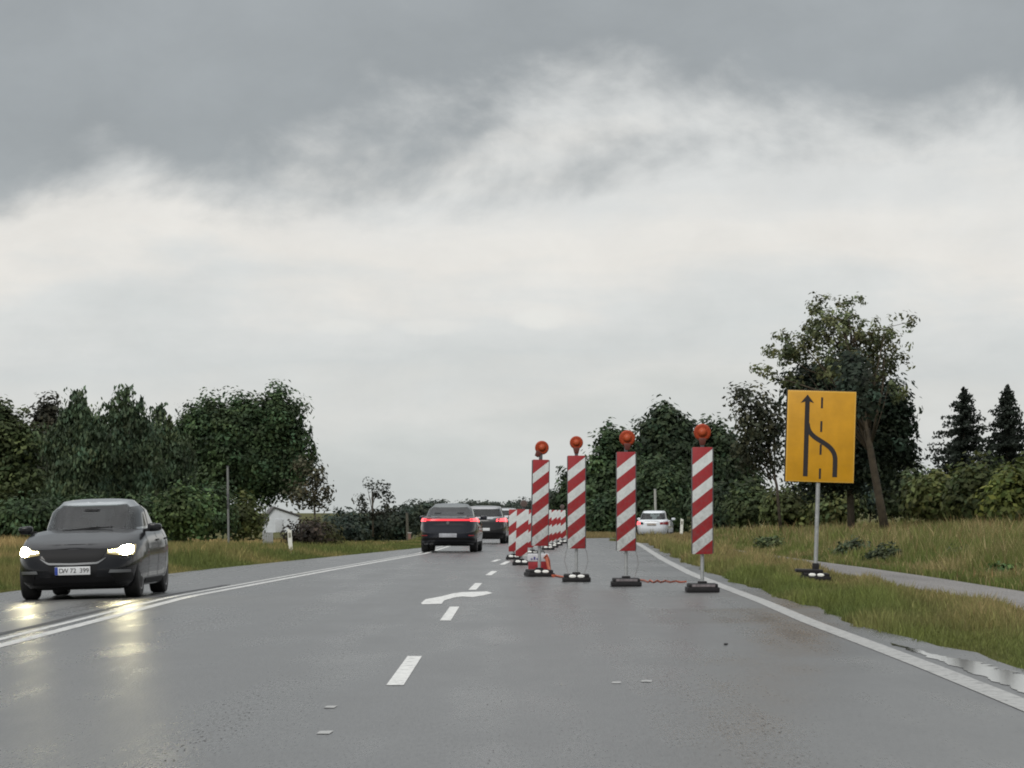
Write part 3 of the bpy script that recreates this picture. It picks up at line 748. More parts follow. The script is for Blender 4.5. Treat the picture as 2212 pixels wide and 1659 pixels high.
# left verge
n = 230000
u = rng.uniform(0, 1, n); Yv = (40 ** -.25 + u * (290 ** -.25 - 40 ** -.25)) ** (-1 / .25)
hi = edgeL(Yv) + .05; lo = np.minimum(-.16 * Yv - 4, hi - 6)
d0 = np.abs(hi - lo) * rng.uniform(0, 1, n) ** 1.4; Xv = hi - d0
p1 = patchy(Xv, Yv, .5, 5); p2 = patchy(Xv, Yv, .25, 6)
dry = np.clip((p1 - .35) * 1.6 + .5 * sm((d0 - 1.2) / 3) - .15 , 0, 1) * rng.uniform(.3, 1, n)
fld = sm((-Xv - 12.5) / 4)                                     # ripe field further out
dry = np.clip(dry + fld * .6, 0, 1)
col = mixcol(dry, (0.10, 0.128, 0.036), (0.38, 0.28, 0.125)); col = col + (np.array(LIME) * .75 - col) * (.5 * p2 * (1 - dry))[:, None]
col *= np.exp(rng.normal(0, .25, n))[:, None]
hgt = (.10 + .42 * sm(d0 / 2.2) * (.6 + .6 * p2)) * rng.uniform(.45, 1.2, n) * (1 - .6 * sm((Yv - 95) / 60))
grass('roadside_grass', 'green and straw roadside grass beyond the oncoming lane', Xv, Yv, hgt, .006 + Yv * .00019, col, 5)
# leafy weeds on the bank, each a plant of its own
for k, (xd, Yw, s, c, lab) in enumerate([(1845, 92, .42, (0.04, 0.055, 0.03), 'dark green weed clump at the foot of the leaning trunk'), (1905, 84, .36, (0.05, 0.065, 0.034), 'grey green weed clump right of the leaning trunk'),
        (2080, 80, .34, (0.06, 0.07, 0.04), 'small grey green weed clump above the cycle path'), (1660, 112, .36, (0.06, 0.078, 0.035), 'pale green weed clump left of the yellow sign post'), (2160, 66, .26, (0.04, 0.07, 0.022), 'low dark green weed clump at the edge of the cycle path')]):
    b = gbase(xd, Yw)
    c = tuple(q * 1.5 for q in c)
    veg('weed_plant', lab, 'plant', b, [((b[0], b[1], b[2] + s * .55), (s * 1.25, s, s * .7)), ((b[0] + s * .8, b[1], b[2] + s * .4), (s * .8, s, s * .5))], c, seed=120 + k, leaf=.06, density=900, cl_r=.08, per=12, limbs=6)
# ------------------------------------------------------------------ striped boards
def stripe_mat(name, width, off, period, frac, slope=0.8):
    """red sheeting with slanting white bands, drawn in the panel's own coordinates (origin: top left corner)"""
    m = bpy.data.materials.new(name); m.use_nodes = True
    T = NT(m.node_tree); b = m.node_tree.nodes['Principled BSDF']
    oc = T.new('ShaderNodeTexCoord'); s = T.new('ShaderNodeSeparateXYZ'); T.l.new(oc.outputs['Object'], s.inputs[0])
    d = T.m('SUBTRACT', T.m('MULTIPLY_ADD', s.outputs[0], slope, -off), s.outputs[2])
    q = T.m('FRACT', T.m('DIVIDE', d, period))
    w = T.m('MULTIPLY', T.m('LESS_THAN', q, frac), T.m('GREATER_THAN', d, -.01))
    dirt = T.noise(oc.outputs['Object'], 7.0, 5.0, 0.7)
    red = T.ramp(dirt, [(0.25, (0.24, 0.008, 0.012)), (0.7, (0.34, 0.011, 0.016))])
    white = T.ramp(dirt, [(0.25, (0.48, 0.50, 0.49)), (0.6, (0.64, 0.665, 0.655))])
    grime = T.m('MULTIPLY', T.rng(T.noise(oc.outputs['Object'], 16.0, 6.0, 0.75), 0.42, 0.7, 0.0, 0.6), T.rng(s.outputs[2], -0.3, -1.7, 0.25, 1.0))
    T.put(b.inputs['Base Color'], T.mix(grime, T.mix(w, red, white), (0.11, 0.10, 0.09))); b.inputs['Roughness'].default_value = 0.45
    return m
M_STRIPE = stripe_mat('striped_sheeting', .31, .275, .408, .46)
M_STRIPE_S = stripe_mat('striped_sheeting_short', .28, .17, .52, .55)

def base_foot(parent, w=.5, d=.8, h=.13, refl=True):
    bm = bmesh.new()
    box(bm, -w / 2, w / 2, -d / 2, d / 2, 0.0, h * .55, bev=.012)
    box(bm, -w / 2 + .025, w / 2 - .025, -d / 2 + .03, d / 2 - .03, h * .5, h, bev=.02)
    box(bm, -.07, .07, -.07, .07, h * .9, h + .035, bev=.01)
    f = bmobj('base_foot', bm, M_BLACK, parent, True)
    if refl:
        for s in (-1, 1):
            V, Fc = lathe([(.001, -.006), (.04, -.006), (.05, 0.0)], 16)
            r = mesh('reflector', [(x * 1.35 + s * .075, y - d / 2 + .028, z * .62 + h * .73) for x, y, z in V], Fc, M_REFL, f, True)
    else:
        boxobj('label_plate', (-w * .36, w * .36, -d / 2 + .022, -d / 2 + .034, h * .62, h * .92), mat('worn_label', (0.16, 0.14, 0.145), .6, var=.5, vscale=20), f, .002)
    return f

def tall_board(label, xd, Y, lamp_dx=0.0, lamp_tilt=0.0, yaw=0.0, refl=True, lens_r=.125, tilt=0.0, wire=1):
    t = thing('striped_board', label, 'traffic board', (px(xd, Y), Y + .4, 0.004), (0, tilt, yaw), group='tall striped boards with amber lamps')
    base_foot(t, refl=refl)
    tubeobj('post', [(0, 0, .12), (0, 0, 2.2)], .03, M_STEEL, t, 10)
    bm = bmesh.new(); box(bm, 0, .31, 0, .045, -1.66, 0, bev=.008)
    p = bmobj('panel', bm, M_STRIPE, t, True); p.location = (-.155, -.08, 2.245)
    bm = bmesh.new(); box(bm, .305, .325, .0, .09, -1.65, -.01, bev=.003); box(bm, -.012, .004, .0, .09, -1.65, -.01, bev=.003)
    q = bmobj('panel_frame', bm, M_DARKSTEEL, p, True); q.location = (0, .012, 0)
    # lamp: bracket, housing, lens
    boxobj('lamp_bracket', (-.03, .03, -.07, .03, 2.20, 2.36), M_DARKSTEEL, t)
    V, Fc = lathe([(.02, -.045), (lens_r * .5, -.044), (lens_r * .88, -.04), (lens_r, -.026), (lens_r * 1.04, 0), (lens_r, .026), (lens_r * .85, .04), (.02, .045)], 28)
    Rm = Matrix.Rotation(lamp_tilt, 4, 'Y')
    lz = 2.475
    ln = mesh('lamp', [Rm @ Vector(v) for v in V], Fc, M_LENS, t, True, 22); ln.location = (lamp_dx, -.03, lz)
    V, Fc = lathe([(lens_r * .5, -.046), (lens_r * .55, -.052), (.01, -.054)], 20)
    mesh('lens_ring', [Rm @ Vector(v) for v in V], Fc, mat('lens_core', (0.38, .055, .010), .5), ln, True)
    bm = bmesh.new(); box(bm, -.065, .065, -.05, .05, -.20, -.085, bev=.015)
    for v in bm.verts:
        k = 1 - .45 * min(1, max(0, (-.085 - v.co.z) / .115)); v.co.x *= k
        v.co = Rm @ v.co
    bmobj('housing', bm, M_LAMPBODY, ln, True)
    if wire:
        for s in ((-1, 1) if wire == 2 else (1,)):
            pts = [(s * .15, .06, .62), (s * .19, .07, .5), (s * .21, .05, .36), (s * .17, .04, .22), (s * .14, .0, .13)]
            tubeobj('lamp_cable', pts, .0045, M_WIRE, t, 6)
    return t
TB = [
    ('first and rightmost tall striped board, standing on the right edge line', 1520, 53.9, dict(refl=False, wire=0, lens_r=.13)),
    ('second tall striped board from the right, in front of the white car', 1354, 58.2, dict(refl=False, wire=1, lamp_dx=.02, lens_r=.13)),
    ('third tall striped board from the right, round lamp against the sky', 1246, 62.0, dict(refl=True, wire=2, lens_r=.115)),
    ('fourth and leftmost tall striped board, lamp tilted aside, red box behind', 1165, 66.9, dict(refl=True, wire=0, lamp_tilt=.55, lamp_dx=.02, lens_r=.13, yaw=.12, tilt=.012))]
boards = [tall_board(l, x, y, **kw) for l, x, y, kw in TB]

def short_board(label, xd, Y, tilt=0.0, lamp=False, yaw=0.0):
    t = thing('short_striped_board', label, 'traffic board', (px(xd, Y), Y + .3, 0.004), (0, tilt, yaw), group='short striped boards along the lane')
    base_foot(t, w=.42, d=.7, h=.11, refl=True)
    tubeobj('post', [(0, 0, .1), (0, 0, 1.2)], .025, M_STEEL, t, 8)
    bm = bmesh.new(); box(bm, 0, .28, 0, .04, -1.1, 0, bev=.006)
    p = bmobj('panel', bm, M_STRIPE_S, t, True); p.location = (-.14, -.07, 1.30)
    if lamp:
        V, Fc = lathe([(.02, -.05), (.075, -.048), (.09, 0), (.075, .048), (.02, .05)], 20)
        l = mesh('lamp', V, Fc, mat('dark_lens', (0.10, 0.07, 0.06), .3), t, True, 60); l.location = (.02, -.04, 1.43)
        boxobj('lamp_bracket', (-.02, .05, -.06, .0, 1.27, 1.36), M_DARKSTEEL, t)
    return t
for (l, x, y, kw) in [
    ('nearest short striped board, left of the fourth tall board', 1126, 81.3, dict(tilt=.03, lamp=True)),
    ('short striped board half hidden behind the nearest short board, beside the dark cars', 1110, 91, dict(tilt=.01)),
    ('short striped board peeping out right of the fourth tall board', 1150, 101, dict()),
    ('first short board of the far row between the fourth and third tall boards', 1184, 114, dict(tilt=-.02)),
    ('second short board of the far row between the fourth and third tall boards', 1193, 121, dict(tilt=.02)),
    ('third short board of the far row between the fourth and third tall boards', 1203, 128, dict()),
    ('fourth short board of the far row, just left of the third tall board', 1216, 137, dict(lamp=True, tilt=-.03)),
    ('last short board of the far row, partly behind the third tall board', 1236, 147, dict())]:
    short_board(l, x, y, **kw)

# battery box behind the fourth tall board, cords on the road
Yb = 68.6; t = thing('battery_box', 'dark red battery box with white lid behind the fourth tall striped board', 'box', (px(1163, Yb), Yb, 0.004))
bm = bmesh.new(); box(bm, -.2, .2, -.14, .14, 0, .27, bev=.02); bmobj('case', bm, mat('red_plastic', (0.27, 0.012, 0.018), .45, var=.25), t, True)
bm = bmesh.new(); box(bm, -.215, .215, -.15, .15, .265, .42, bev=.025); lid = bmobj('lid', bm, mat('pale_plastic', (0.55, 0.55, 0.57), .5, var=.15), t, True)
for k in range(4):
    boxobj('print_mark', (-.15 + k * .055, -.115 + k * .055, -.153, -.149, .30, .30 + .03 + .03 * (k % 2)), mat('blue_print', (0.06, 0.05, 0.22), .5), lid, .001)
tubeobj('handle', [(-.12, 0, .41), (-.11, 0, .47), (.11, 0, .47), (.12, 0, .41)], .012, M_BLACK, t, 6)
def cord(label, pts, r=.014, m=None):
    o = tubeobj('power_cord', pts, r, m or M_ORANGE, None, 6); prop(o, label, 'cord', 'orange cords between the boards'); return o
def gp(x, y, z=.02):
    a = g(x, y, 0); return (a[0], a[1], z)
wig = [(1384, 1249), (1391, 1254), (1400, 1260), (1404, 1254), (1412, 1262), (1420, 1255), (1428, 1261), (1437, 1256), (1448, 1260), (1460, 1258), (1470, 1260), (1482, 1261)]
cord('orange cord lying in a crumpled line between the first and second tall boards', [gp(p[0], 1258 + (p[1] - 1258) * .45, .012 + .012 * (k % 2)) for k, p in enumerate(wig)], .015)
cord('orange cord running from the third tall board to the red box', [gp(1226, 1250), gp(1212, 1248), gp(1202, 1246), gp(1193, 1243)] + [(px(1188, 68.3), 68.3, .12), (px(1186, 68.3), 68.3, .3), (px(1181, 68.3), 68.3, .40), (px(1176, 68.4), 68.4, .34)], .022)
cord('reddish cord bundle hanging beside the red box', [(px(1180, 68.2), 68.2, .34), (px(1184, 68.1), 68.1, .2), (px(1187, 68.0), 68.0, .1), (px(1190, 67.8), 67.8, .02), (px(1196, 66.5), 66.5, .02)], .03)

# small stone on the right lane
A = g(1568, 1394)
bm = bmesh.new(); bmesh.ops.create_icosphere(bm, subdivisions=2, radius=.018)
for v in bm.verts: v.co = Vector((v.co.x * 1.2, v.co.y, v.co.z * .6)) * random.uniform(.85, 1.15)
o = bmobj('stone', bm, mat('dark_stone', (0.03, 0.03, 0.03), .8), None, True); o.location = (A[0], A[1], .012); prop(o, 'tiny dark stone lying on the empty right lane', 'stone')

# ------------------------------------------------------------------ yellow sign
Ys = 62.5; SW, SH = 1.22, 1.63
t = thing('lane_merge_sign', 'yellow lane merge sign with black arrow on a grey post in the verge', 'road sign', (px(1761, Ys), Ys, float(terrain(px(1761, Ys), Ys)) + .04), (0, math.radians(1.7), math.radians(-2)))
pan_z = 1.75
bm = bmesh.new(); box(bm, -SW / 2, SW / 2, 0, .03, 0, SH, bev=.006)
pnl = bmobj('panel', bm, M_YEDGE, t, True); pnl.location = (.02, -.06, pan_z)
bm = bmesh.new(); box(bm, -SW / 2 - .022, SW / 2 + .008, .008, .05, -.008, SH + .012, bev=.004)
bmobj('panel_rim', bm, M_SIGNBLACK, pnl, True)
boxobj('face', (-SW / 2 + .022, SW / 2 - .022, -.003, .004, .022, SH - .022), M_YELLOW, pnl, .001)
def uv(u, v): return ((u - .5) * SW, (1 - v) * SH)
def ribbon(pts, w):
    pts = [Vector(p) for p in pts]; L, R = [], []
    for i, p in enumerate(pts):
        d = (pts[min(i + 1, len(pts) - 1)] - pts[max(i - 1, 0)]).normalized(); n = Vector((-d.y, d.x)) * w / 2
        L.append(p + n); R.append(p - n)
    return L, R
def flat(name, L, R, y, m, parent):
    n = len(L)
    V = [(p.x, y, p.y) for p in L] + [(p.x, y, p.y) for p in R]
    return mesh(name, V, [(k, k + 1, k + n + 1, k + n) for k in range(n - 1)], m, parent)
wA = .068 * SW
L, R = ribbon([uv(.29, .94), uv(.29, .11)], wA); flat('arrow_shaft', L, R, -.006, M_SIGNBLACK, pnl)
hd = [uv(.29, .043), uv(.29 - .098, .135), uv(.29 - .03, .12), uv(.29 + .03, .12), uv(.29 + .098, .135)]
mesh('arrow_head', [(x, -.0065, z) for x, z in hd], [tuple(range(5))], M_SIGNBLACK, pnl)
P0, P1, P2, P3 = [Vector(uv(*q)) for q in ((.72, .76), (.72, .53), (.31, .575), (.30, .36))]
cur = [Vector(uv(.72, .94))] + [P0 * (1 - s) ** 3 + P1 * 3 * s * (1 - s) ** 2 + P2 * 3 * s * s * (1 - s) + P3 * s ** 3 for s in np.linspace(0, 1, 22)]
L, R = ribbon(cur, wA); flat('merge_curve', L, R, -.0075, M_SIGNBLACK, pnl)
for (v0, v1) in ((.07, .19), (.33, .45), (.585, .70), (.85, .965)):
    L, R = ribbon([uv(.503, v1), uv(.503, v0)], .030 * SW); flat('lane_dash', L, R, -.005, M_SIGNBLACK, pnl)
tubeobj('post', [(.0, 0, .1), (.0, 0, pan_z + SH - .1)], .037, M_STEEL, t, 12)
bm = bmesh.new(); box(bm, -.06, .06, -.06, .06, .12, .30, bev=.01); bmobj('socket', bm, M_BLACK, t, True)
base_foot(t, w=.52, d=.8, h=.13)
bm = bmesh.new(); box(bm, -.36, .12, -.3, .3, .13, .19, bev=.02); bmobj('ballast_plate', bm, M_BLACK, t, True)
for zz in (pan_z + .25, pan_z + SH - .25):
    boxobj('clamp', (-.06, .1, -.035, .05, zz - .03, zz + .03), M_STEEL, t)

# ------------------------------------------------------------------ marker posts and poles
def marker(label, xd, Y, h, tilt):
    b = gbase(xd, Y); t = thing('marker_post', label, 'marker post', (b[0], b[1], b[2] - .02), (0, tilt, 0), group='white roadside marker posts')
    V, Fc = prism([(-.065, 0), (.065, 0), (.065, h - .05), (-.065, h)], -.05, .05)
    mesh('shaft', V, Fc, M_WHITEPOST, t); boxobj('reflector', (-.04, .04, -.056, -.049, h - .28, h - .12), mat('grey_reflector', (0.25, 0.24, 0.2), .3), t, .002)
marker('white marker post on the left verge in front of the reddish hedge', 629, 112, .95, -.06)
marker('white marker post right of the white car in the dry grass', 1471, 163, 1.02, .05)
b = gbase(494, 127); t = thing('sign_pole', 'slim grey pole on the left verge, small plate seen edge on', 'pole', b, (0, -.012, 0))
tubeobj('pole', [(0, 0, -.1), (0, 0, 3.05)], .042, mat('dull_zinc', (0.2, 0.205, 0.2), .6, metal=.3, var=.15), t, 10); boxobj('plate', (-.015, .015, -.3, .3, 1.55, 2.1), M_DARKSTEEL, t)
tubeobj('cap', [(0, 0, 3.05), (0, 0, 3.10)], .05, M_DARKSTEEL, t, 10)
b = gbase(1417, 205); t = thing('lamp_pole', 'pale grey pole behind the roof of the white car', 'pole', b, (0, -.02, 0))
tubeobj('pole', [(0, 0, -.1), (0, 0, 2.75)], .075, mat('pale_pole', (0.36, 0.36, 0.33), .6, var=.15), t, 10)
tubeobj('cap', [(0, 0, 2.75), (0, 0, 2.80)], .085, M_STEEL, t, 10)
b = gbase(881, 285); t = thing('wooden_post', 'dark wooden post above the far bushes left of the leading car', 'post', b, (0, -.03, 0))
tubeobj('shaft', [(0, 0, -.1), (0, 0, 2.45)], [.12, .11], mat('weathered_wood', (0.09, 0.085, 0.065), .85, var=.3), t, 9)
tubeobj('cap', [(0, 0, 2.45), (0, 0, 2.5)], .13, M_DARKSTEEL, t, 9)

# ------------------------------------------------------------------ white shed and far gate things
Yh = 235; b = gbase(608, Yh); b = (b[0], b[1], pz(1150, Yh)); t = thing('white_shed', 'small white shed with dark roof below the big tree', 'shed', b, (0, 0, math.radians(10)))
M_WALL = mat('white_wall', (0.62, 0.65, 0.68), .7, var=.08, vscale=3); M_ROOF = mat('dark_roof', (0.09, 0.085, 0.085), .7, var=.3, vscale=5)
gab = [(-1.1, 0), (-1.1, 1.0), (-.6, 1.62), (1.1, 1.05), (1.1, 0)]
V, Fc = prism(gab, -.9, .9); mesh('wall', V, Fc, M_WALL, t)
for (a_, b_) in (((-1.25, .86), (-.6, 1.66)), ((-.6, 1.66), (1.25, 1.04))):
    V = [(a_[0], y, a_[1] + h) for y in (-1.02, 1.02) for h in (.0, .09)] + [(b_[0], y, b_[1] + h) for y in (-1.02, 1.02) for h in (.0, .09)]
    mesh('roof_slope', V, [(0, 1, 5, 4), (2, 6, 7, 3), (1, 3, 7, 5), (0, 4, 6, 2), (0, 2, 3, 1), (4, 5, 7, 6)], M_ROOF, t)
boxobj('door', (-.5, .0, -.94, -.89, .02, .9), mat('pale_door', (0.5, 0.52, 0.54), .6, var=.1), t, .01)
b = gbase(578, 240); t = thing('garden_fence', 'low grey panel fence left of the white shed', 'fence', b)
for k in range(5):
    boxobj('board', (-.35 + k * .15, -.22 + k * .15, -.02, .02, .0, 1.25 + .03 * (k % 2)), mat('grey_board', (0.3, 0.31, 0.32), .8, var=.15), t, .005)
b = gbase(888, 262); t = thing('brick_pier', 'low reddish brick wall with pier left of the leading dark car', 'wall', b)
mb_ = mat('red_brick', (0.20, 0.12, 0.095), .85, var=.25, vscale=10)
boxobj('pier', (-.22, .0, -.15, .15, -.1, .95), mb_, t); boxobj('wall', (.0, 1.0, -.1, .1, -.1, .55), mat('pale_brick', (0.30, 0.22, 0.18), .85, var=.2), t); boxobj('cap', (-.26, .04, -.19, .19, .95, 1.02), mat('cap_stone', (0.4, 0.38, 0.36), .8), t)
# ------------------------------------------------------------------ cars
M_GLASS = mat('car_glass', (0.010, 0.013, 0.013), 0.05, spec=0.4)
M_TYRE = mat('tyre_rubber', (0.018, 0.018, 0.018), 0.8, var=.2)
M_RIM = mat('alloy_rim', (0.30, 0.30, 0.31), 0.35, metal=.8, var=.15)
M_TRIM = mat('black_trim', (0.009, 0.009, 0.010), 0.55, spec=.2)
M_HEAD = mat('headlight_lit', (1, 1, .9), .2, emit=(1.0, 0.90, 0.55), estr=130.0)
M_HEADRIM = mat('headlight_glass', (0.25, 0.25, 0.2), .1, emit=(1.0, .72, .18), estr=.3)
M_TAIL = mat('tail_lamp_lit', (0.6, 0.02, 0.03), .2, emit=(1.0, 0.09, 0.10), estr=2.2)
M_TAILBAR = mat('tail_bar_lit', (0.5, 0.01, 0.02), .2, emit=(1.0, 0.05, 0.07), estr=.85)
M_TAILDIM = mat('tail_lens', (0.22, 0.008, 0.01), .15, coat=.5)
M_PLATE = mat('number_plate', (0.66, 0.67, 0.68), .4)

def sgnpow(v, p): return np.sign(v) * np.abs(v) ** p

class Shell:
    """closed body of stacked plan outlines. tables over the height fraction fr in 0..1"""
    def __init__(s, W, wmul, Lf, Lr, nf, nr, zb, zt, yc=None):
        s.W, s.wmul, s.Lf, s.Lr, s.nf, s.nr, s.zb, s.zt = W, wmul, Lf, Lr, nf, nr, zb, zt
        ph = np.concatenate([np.linspace(-.5, .5, 4001)]) * math.pi
        ph = np.sign(ph) * np.abs(ph / (math.pi / 2)) ** 2.2 * math.pi / 2     # dense near the sides' middle
        P = s.pt(ph, np.full_like(ph, .5))[:, :2]
        a = np.concatenate([[0], np.cumsum(np.linalg.norm(np.diff(P, axis=0), axis=1))])
        s.ph, s.arc = ph, a                # right half outline: rear centre (-90) .. side (0) .. front centre (90)
    def tab(s, t, fr): return np.interp(fr, [a for a, _ in t], [b for _, b in t])
    def pt(s, ph, fr):
        ph = np.asarray(ph, float); fr = np.asarray(fr, float)
        c, q = np.cos(ph), np.sin(ph)
        n = np.where(q >= 0, s.nf, s.nr)
        y0 = (s.tab(s.Lf, fr) + s.tab(s.Lr, fr)) / 2 if False else 0
        L = np.where(q >= 0, s.tab(s.Lf, fr), -s.tab(s.Lr, fr))
        mid = s.tab(s.mid, fr) if hasattr(s, 'mid') else 0.0
        x = s.W / 2 * s.tab(s.wmul, fr) * np.abs(c) ** (2 / n)
        y = mid + np.sign(q) * (L - np.sign(q) * mid) * np.abs(q) ** (2 / n)
        z0 = np.interp(y, [a for a, _ in s.zb], [b for _, b in s.zb]); z1 = np.interp(y, [a for a, _ in s.zt], [b for _, b in s.zt])
        return np.stack([x, y, z0 + fr * (z1 - z0)], -1)
    def phi_x(s, x, fr, front=True):
        n = s.nf if front else s.nr; w = s.W / 2 * s.tab(s.wmul, fr)
        c = np.clip(abs(x) / w, 0, 1) ** (n / 2); p = math.acos(c)
        return p if front else -p
    def phi_y(s, y, fr):
        mid = s.tab(s.mid, fr) if hasattr(s, 'mid') else 0.0
        if y >= mid: q = np.clip((y - mid) / (s.tab(s.Lf, fr) - mid), 0, 1) ** (s.nf / 2); return math.asin(q)
        q = np.clip((mid - y) / (mid - s.tab(s.Lr, fr)), 0, 1) ** (s.nr / 2); return -math.asin(q)
    def a_of(s, ph): return np.interp(ph, s.ph, s.arc)
    def p_of(s, a): return np.interp(a, s.arc, s.ph)
    def solid(s, frs, nside=56, crown=None, ncap=5, cut=None):
        """full closed bmesh; crown(y) lifts the cap's middle"""
        aa = np.linspace(0, s.arc[-1], nside); ph = s.p_of(aa); ph[0], ph[-1] = -math.pi / 2, math.pi / 2
        rings = []
        for fr in frs:
            P = s.pt(ph, np.full_like(ph, fr)); P[0, 0] = P[-1, 0] = 0
            rings.append(np.concatenate([P, (P * np.array([-1, 1, 1]))[-2:0:-1]]))
        top = rings[-1]
        for k in range(1, ncap + 1):
            sc = 1 - (k / ncap)
            R = top.copy(); R[:, 0] *= sc
            if crown is not None: R[:, 2] += crown(top[:, 1]) * (1 - sc ** 3)
            rings.append(R)
        bot = rings[0].copy(); bot[:, 0] = 0
        rings = [bot] + rings
        n = len(rings[0]); bm = bmesh.new()
        vs_ = [[bm.verts.new(p) for p in r] for r in rings]
        for ri, (a_, b_) in enumerate(zip(vs_, vs_[1:])):
            for k in range(n):
                k2 = (k + 1) % n
                if cut is not None and 1 <= ri < len(frs):
                    i0 = min(k, n - k); i1 = min(k2, n - k2)
                    if cut((frs[ri - 1] + frs[ri]) / 2, (ph[i0] + ph[i1]) / 2): continue
                try: bm.faces.new((a_[k], a_[k2], b_[k2], b_[k]))
                except ValueError: pass
        bmesh.ops.remove_doubles(bm, verts=bm.verts, dist=1e-4)
        bmesh.ops.dissolve_degenerate(bm, edges=bm.edges, dist=1e-5)
        bmesh.ops.recalc_face_normals(bm, faces=bm.faces)
        return bm
    def patch(s, bottom, top, side=1, off=.006, nu=14, nv=6, thick=True):
        """panel lying on the shell between two curves [(phi, fr)...]; side -1 mirrors; phis may be >90 deg to pass the centre"""
        def curve(c, u):
            c = list(c); k = u * (len(c) - 1); i0 = min(int(k), len(c) - 2); f = k - i0
            (p0, f0), (p1, f1) = c[i0], c[i0 + 1]
            return (p0 + (p1 - p0) * f, f0 + (f1 - f0) * f)
        def ev(p, fr):                         # p is signed arc coordinate measured so that mirrored half continues past the centre
            tot = s.arc[-1]
            sx = 1
            if p > tot: p = 2 * tot - p; sx = -1
            if p < 0: p = -p; sx = -1
            q = s.pt(s.p_of(p), fr); q = np.array(q); q[0] *= sx
            return q
        G = np.zeros((nu, nv, 3))
        for i in range(nu):
            for j in range(nv):
                b_, t_ = curve(bottom, i / (nu - 1)), curve(top, i / (nu - 1)); v = j / (nv - 1)
                G[i, j] = ev(b_[0] + (t_[0] - b_[0]) * v, b_[1] + (t_[1] - b_[1]) * v)
        du = np.gradient(G, axis=0); dv = np.gradient(G, axis=1); nrm = np.cross(du, dv); nrm /= np.linalg.norm(nrm, axis=2)[..., None] + 1e-9
        ctr = np.array([0, 0, .7]); sg = np.sign(((G - ctr) * nrm).sum(2).mean()); nrm *= sg
        G2 = G + nrm * off; G1 = G - nrm * .02
        if side < 0: G2[..., 0] *= -1; G1[..., 0] *= -1
        V = list(G2.reshape(-1, 3)) + list(G1.reshape(-1, 3)); K = nu * nv
        Fc = []
        for i in range(nu - 1):
            for j in range(nv - 1):
                Fc.append((i * nv + j, (i + 1) * nv + j, (i + 1) * nv + j + 1, i * nv + j + 1))
        rim = [(i, 0) for i in range(nu)] + [(nu - 1, j) for j in range(1, nv)] + [(i, nv - 1) for i in range(nu - 2, -1, -1)] + [(0, j) for j in range(nv - 2, 0, -1)]
        idx = [i * nv + j for i, j in rim]
        for a_, b_ in zip(idx, idx[1:] + idx[:1]): Fc.append((a_, b_, b_ + K, a_ + K))
        return V, Fc

def obj_patch(name, shell, bottom, top, m, parent, side=1, off=.006, nu=14, nv=6):
    V, Fc = shell.patch(bottom, top, side, off, nu, nv)
    o = mesh(name, V, Fc, m, parent, True, 40)
    bm = bmesh.new(); bm.from_mesh(o.data); bmesh.ops.recalc_face_normals(bm, faces=bm.faces); bm.to_mesh(o.data); bm.free()
    return o

def cut_arches(o, W, axles, r):
    bm = bmesh.new()
    for y in axles:
        for s in (-1, 1):
            bmesh.ops.create_cone(bm, cap_ends=True, segments=40, radius1=r, radius2=r, depth=.5,
                                  matrix=Matrix.Translation((s * (W / 2 - .06), y, r - .045)) @ Matrix.Rotation(math.pi / 2, 4, 'Y'))
    me = bpy.data.meshes.new('cutter'); bm.to_mesh(me); bm.free(); c = bpy.data.objects.new('cutter', me); COL.objects.link(c)
    md = o.modifiers.new('arch', 'BOOLEAN'); md.operation = 'DIFFERENCE'; md.solver = 'EXACT'; md.object = c
    dg = bpy.context.evaluated_depsgraph_get(); dg.update()
    new = bpy.data.meshes.new_from_object(o.evaluated_get(dg))
    o.modifiers.clear(); old = o.data; o.data = new; bpy.data.meshes.remove(old); new.name = o.name
    bpy.data.objects.remove(c); bpy.data.meshes.remove(me)
    new.polygons.foreach_set('use_smooth', [True] * len(new.polygons)); new.set_sharp_from_angle(angle=math.radians(38))

def wheel(parent, x, y, r, s, width=.23):
    V, Fc = lathe([(r * .62, -width / 2), (r * .93, -width / 2), (r, -width * .38), (r, width * .38), (r * .93, width / 2), (r * .62, width / 2)], 36, 'x')
    w = mesh('wheel', V, Fc, M_TYRE, parent, True, 40); w.location = (x, y, r)
    V, Fc = [], []
    a, b = lathe([(r * .64, .0), (r * .64, .035), (r * .56, .03), (r * .56, -.03)], 30, 'x'); V += a; Fc += b[:-2]
    k = len(V); a, b = lathe([(r * .16, -.03), (r * .16, .03), (.005, .035)], 14, 'x'); V += a; Fc += [tuple(q + k for q in f) for f in b]
    for i in range(5):
        w0 = 2 * math.pi * i / 5; k = len(V)
        for (rr, hw) in ((r * .12, .05), (r * .6, .038)):
            for sg in (-1, 1):
                for h in (-.02, .022):
                    V.append((h, rr * math.cos(w0) - sg * hw * math.sin(w0), rr * math.sin(w0) + sg * hw * math.cos(w0)))
        Fc += [tuple(q + k for q in f) for f in ((1, 3, 7, 5), (0, 4, 6, 2), (0, 1, 5, 4), (2, 6, 7, 3))]
    rim = mesh('rim', [(s * (vx + width * .36), vy, vz) for vx, vy, vz in V], Fc, M_RIM, w, True, 40)
    V, Fc = lathe([(r * .6, -.01), (r * .6, .01)], 24, 'x'); mesh('brake_disc', [(s * (vx + .02), vy, vz) for vx, vy, vz in V], Fc, M_TRIM, w)

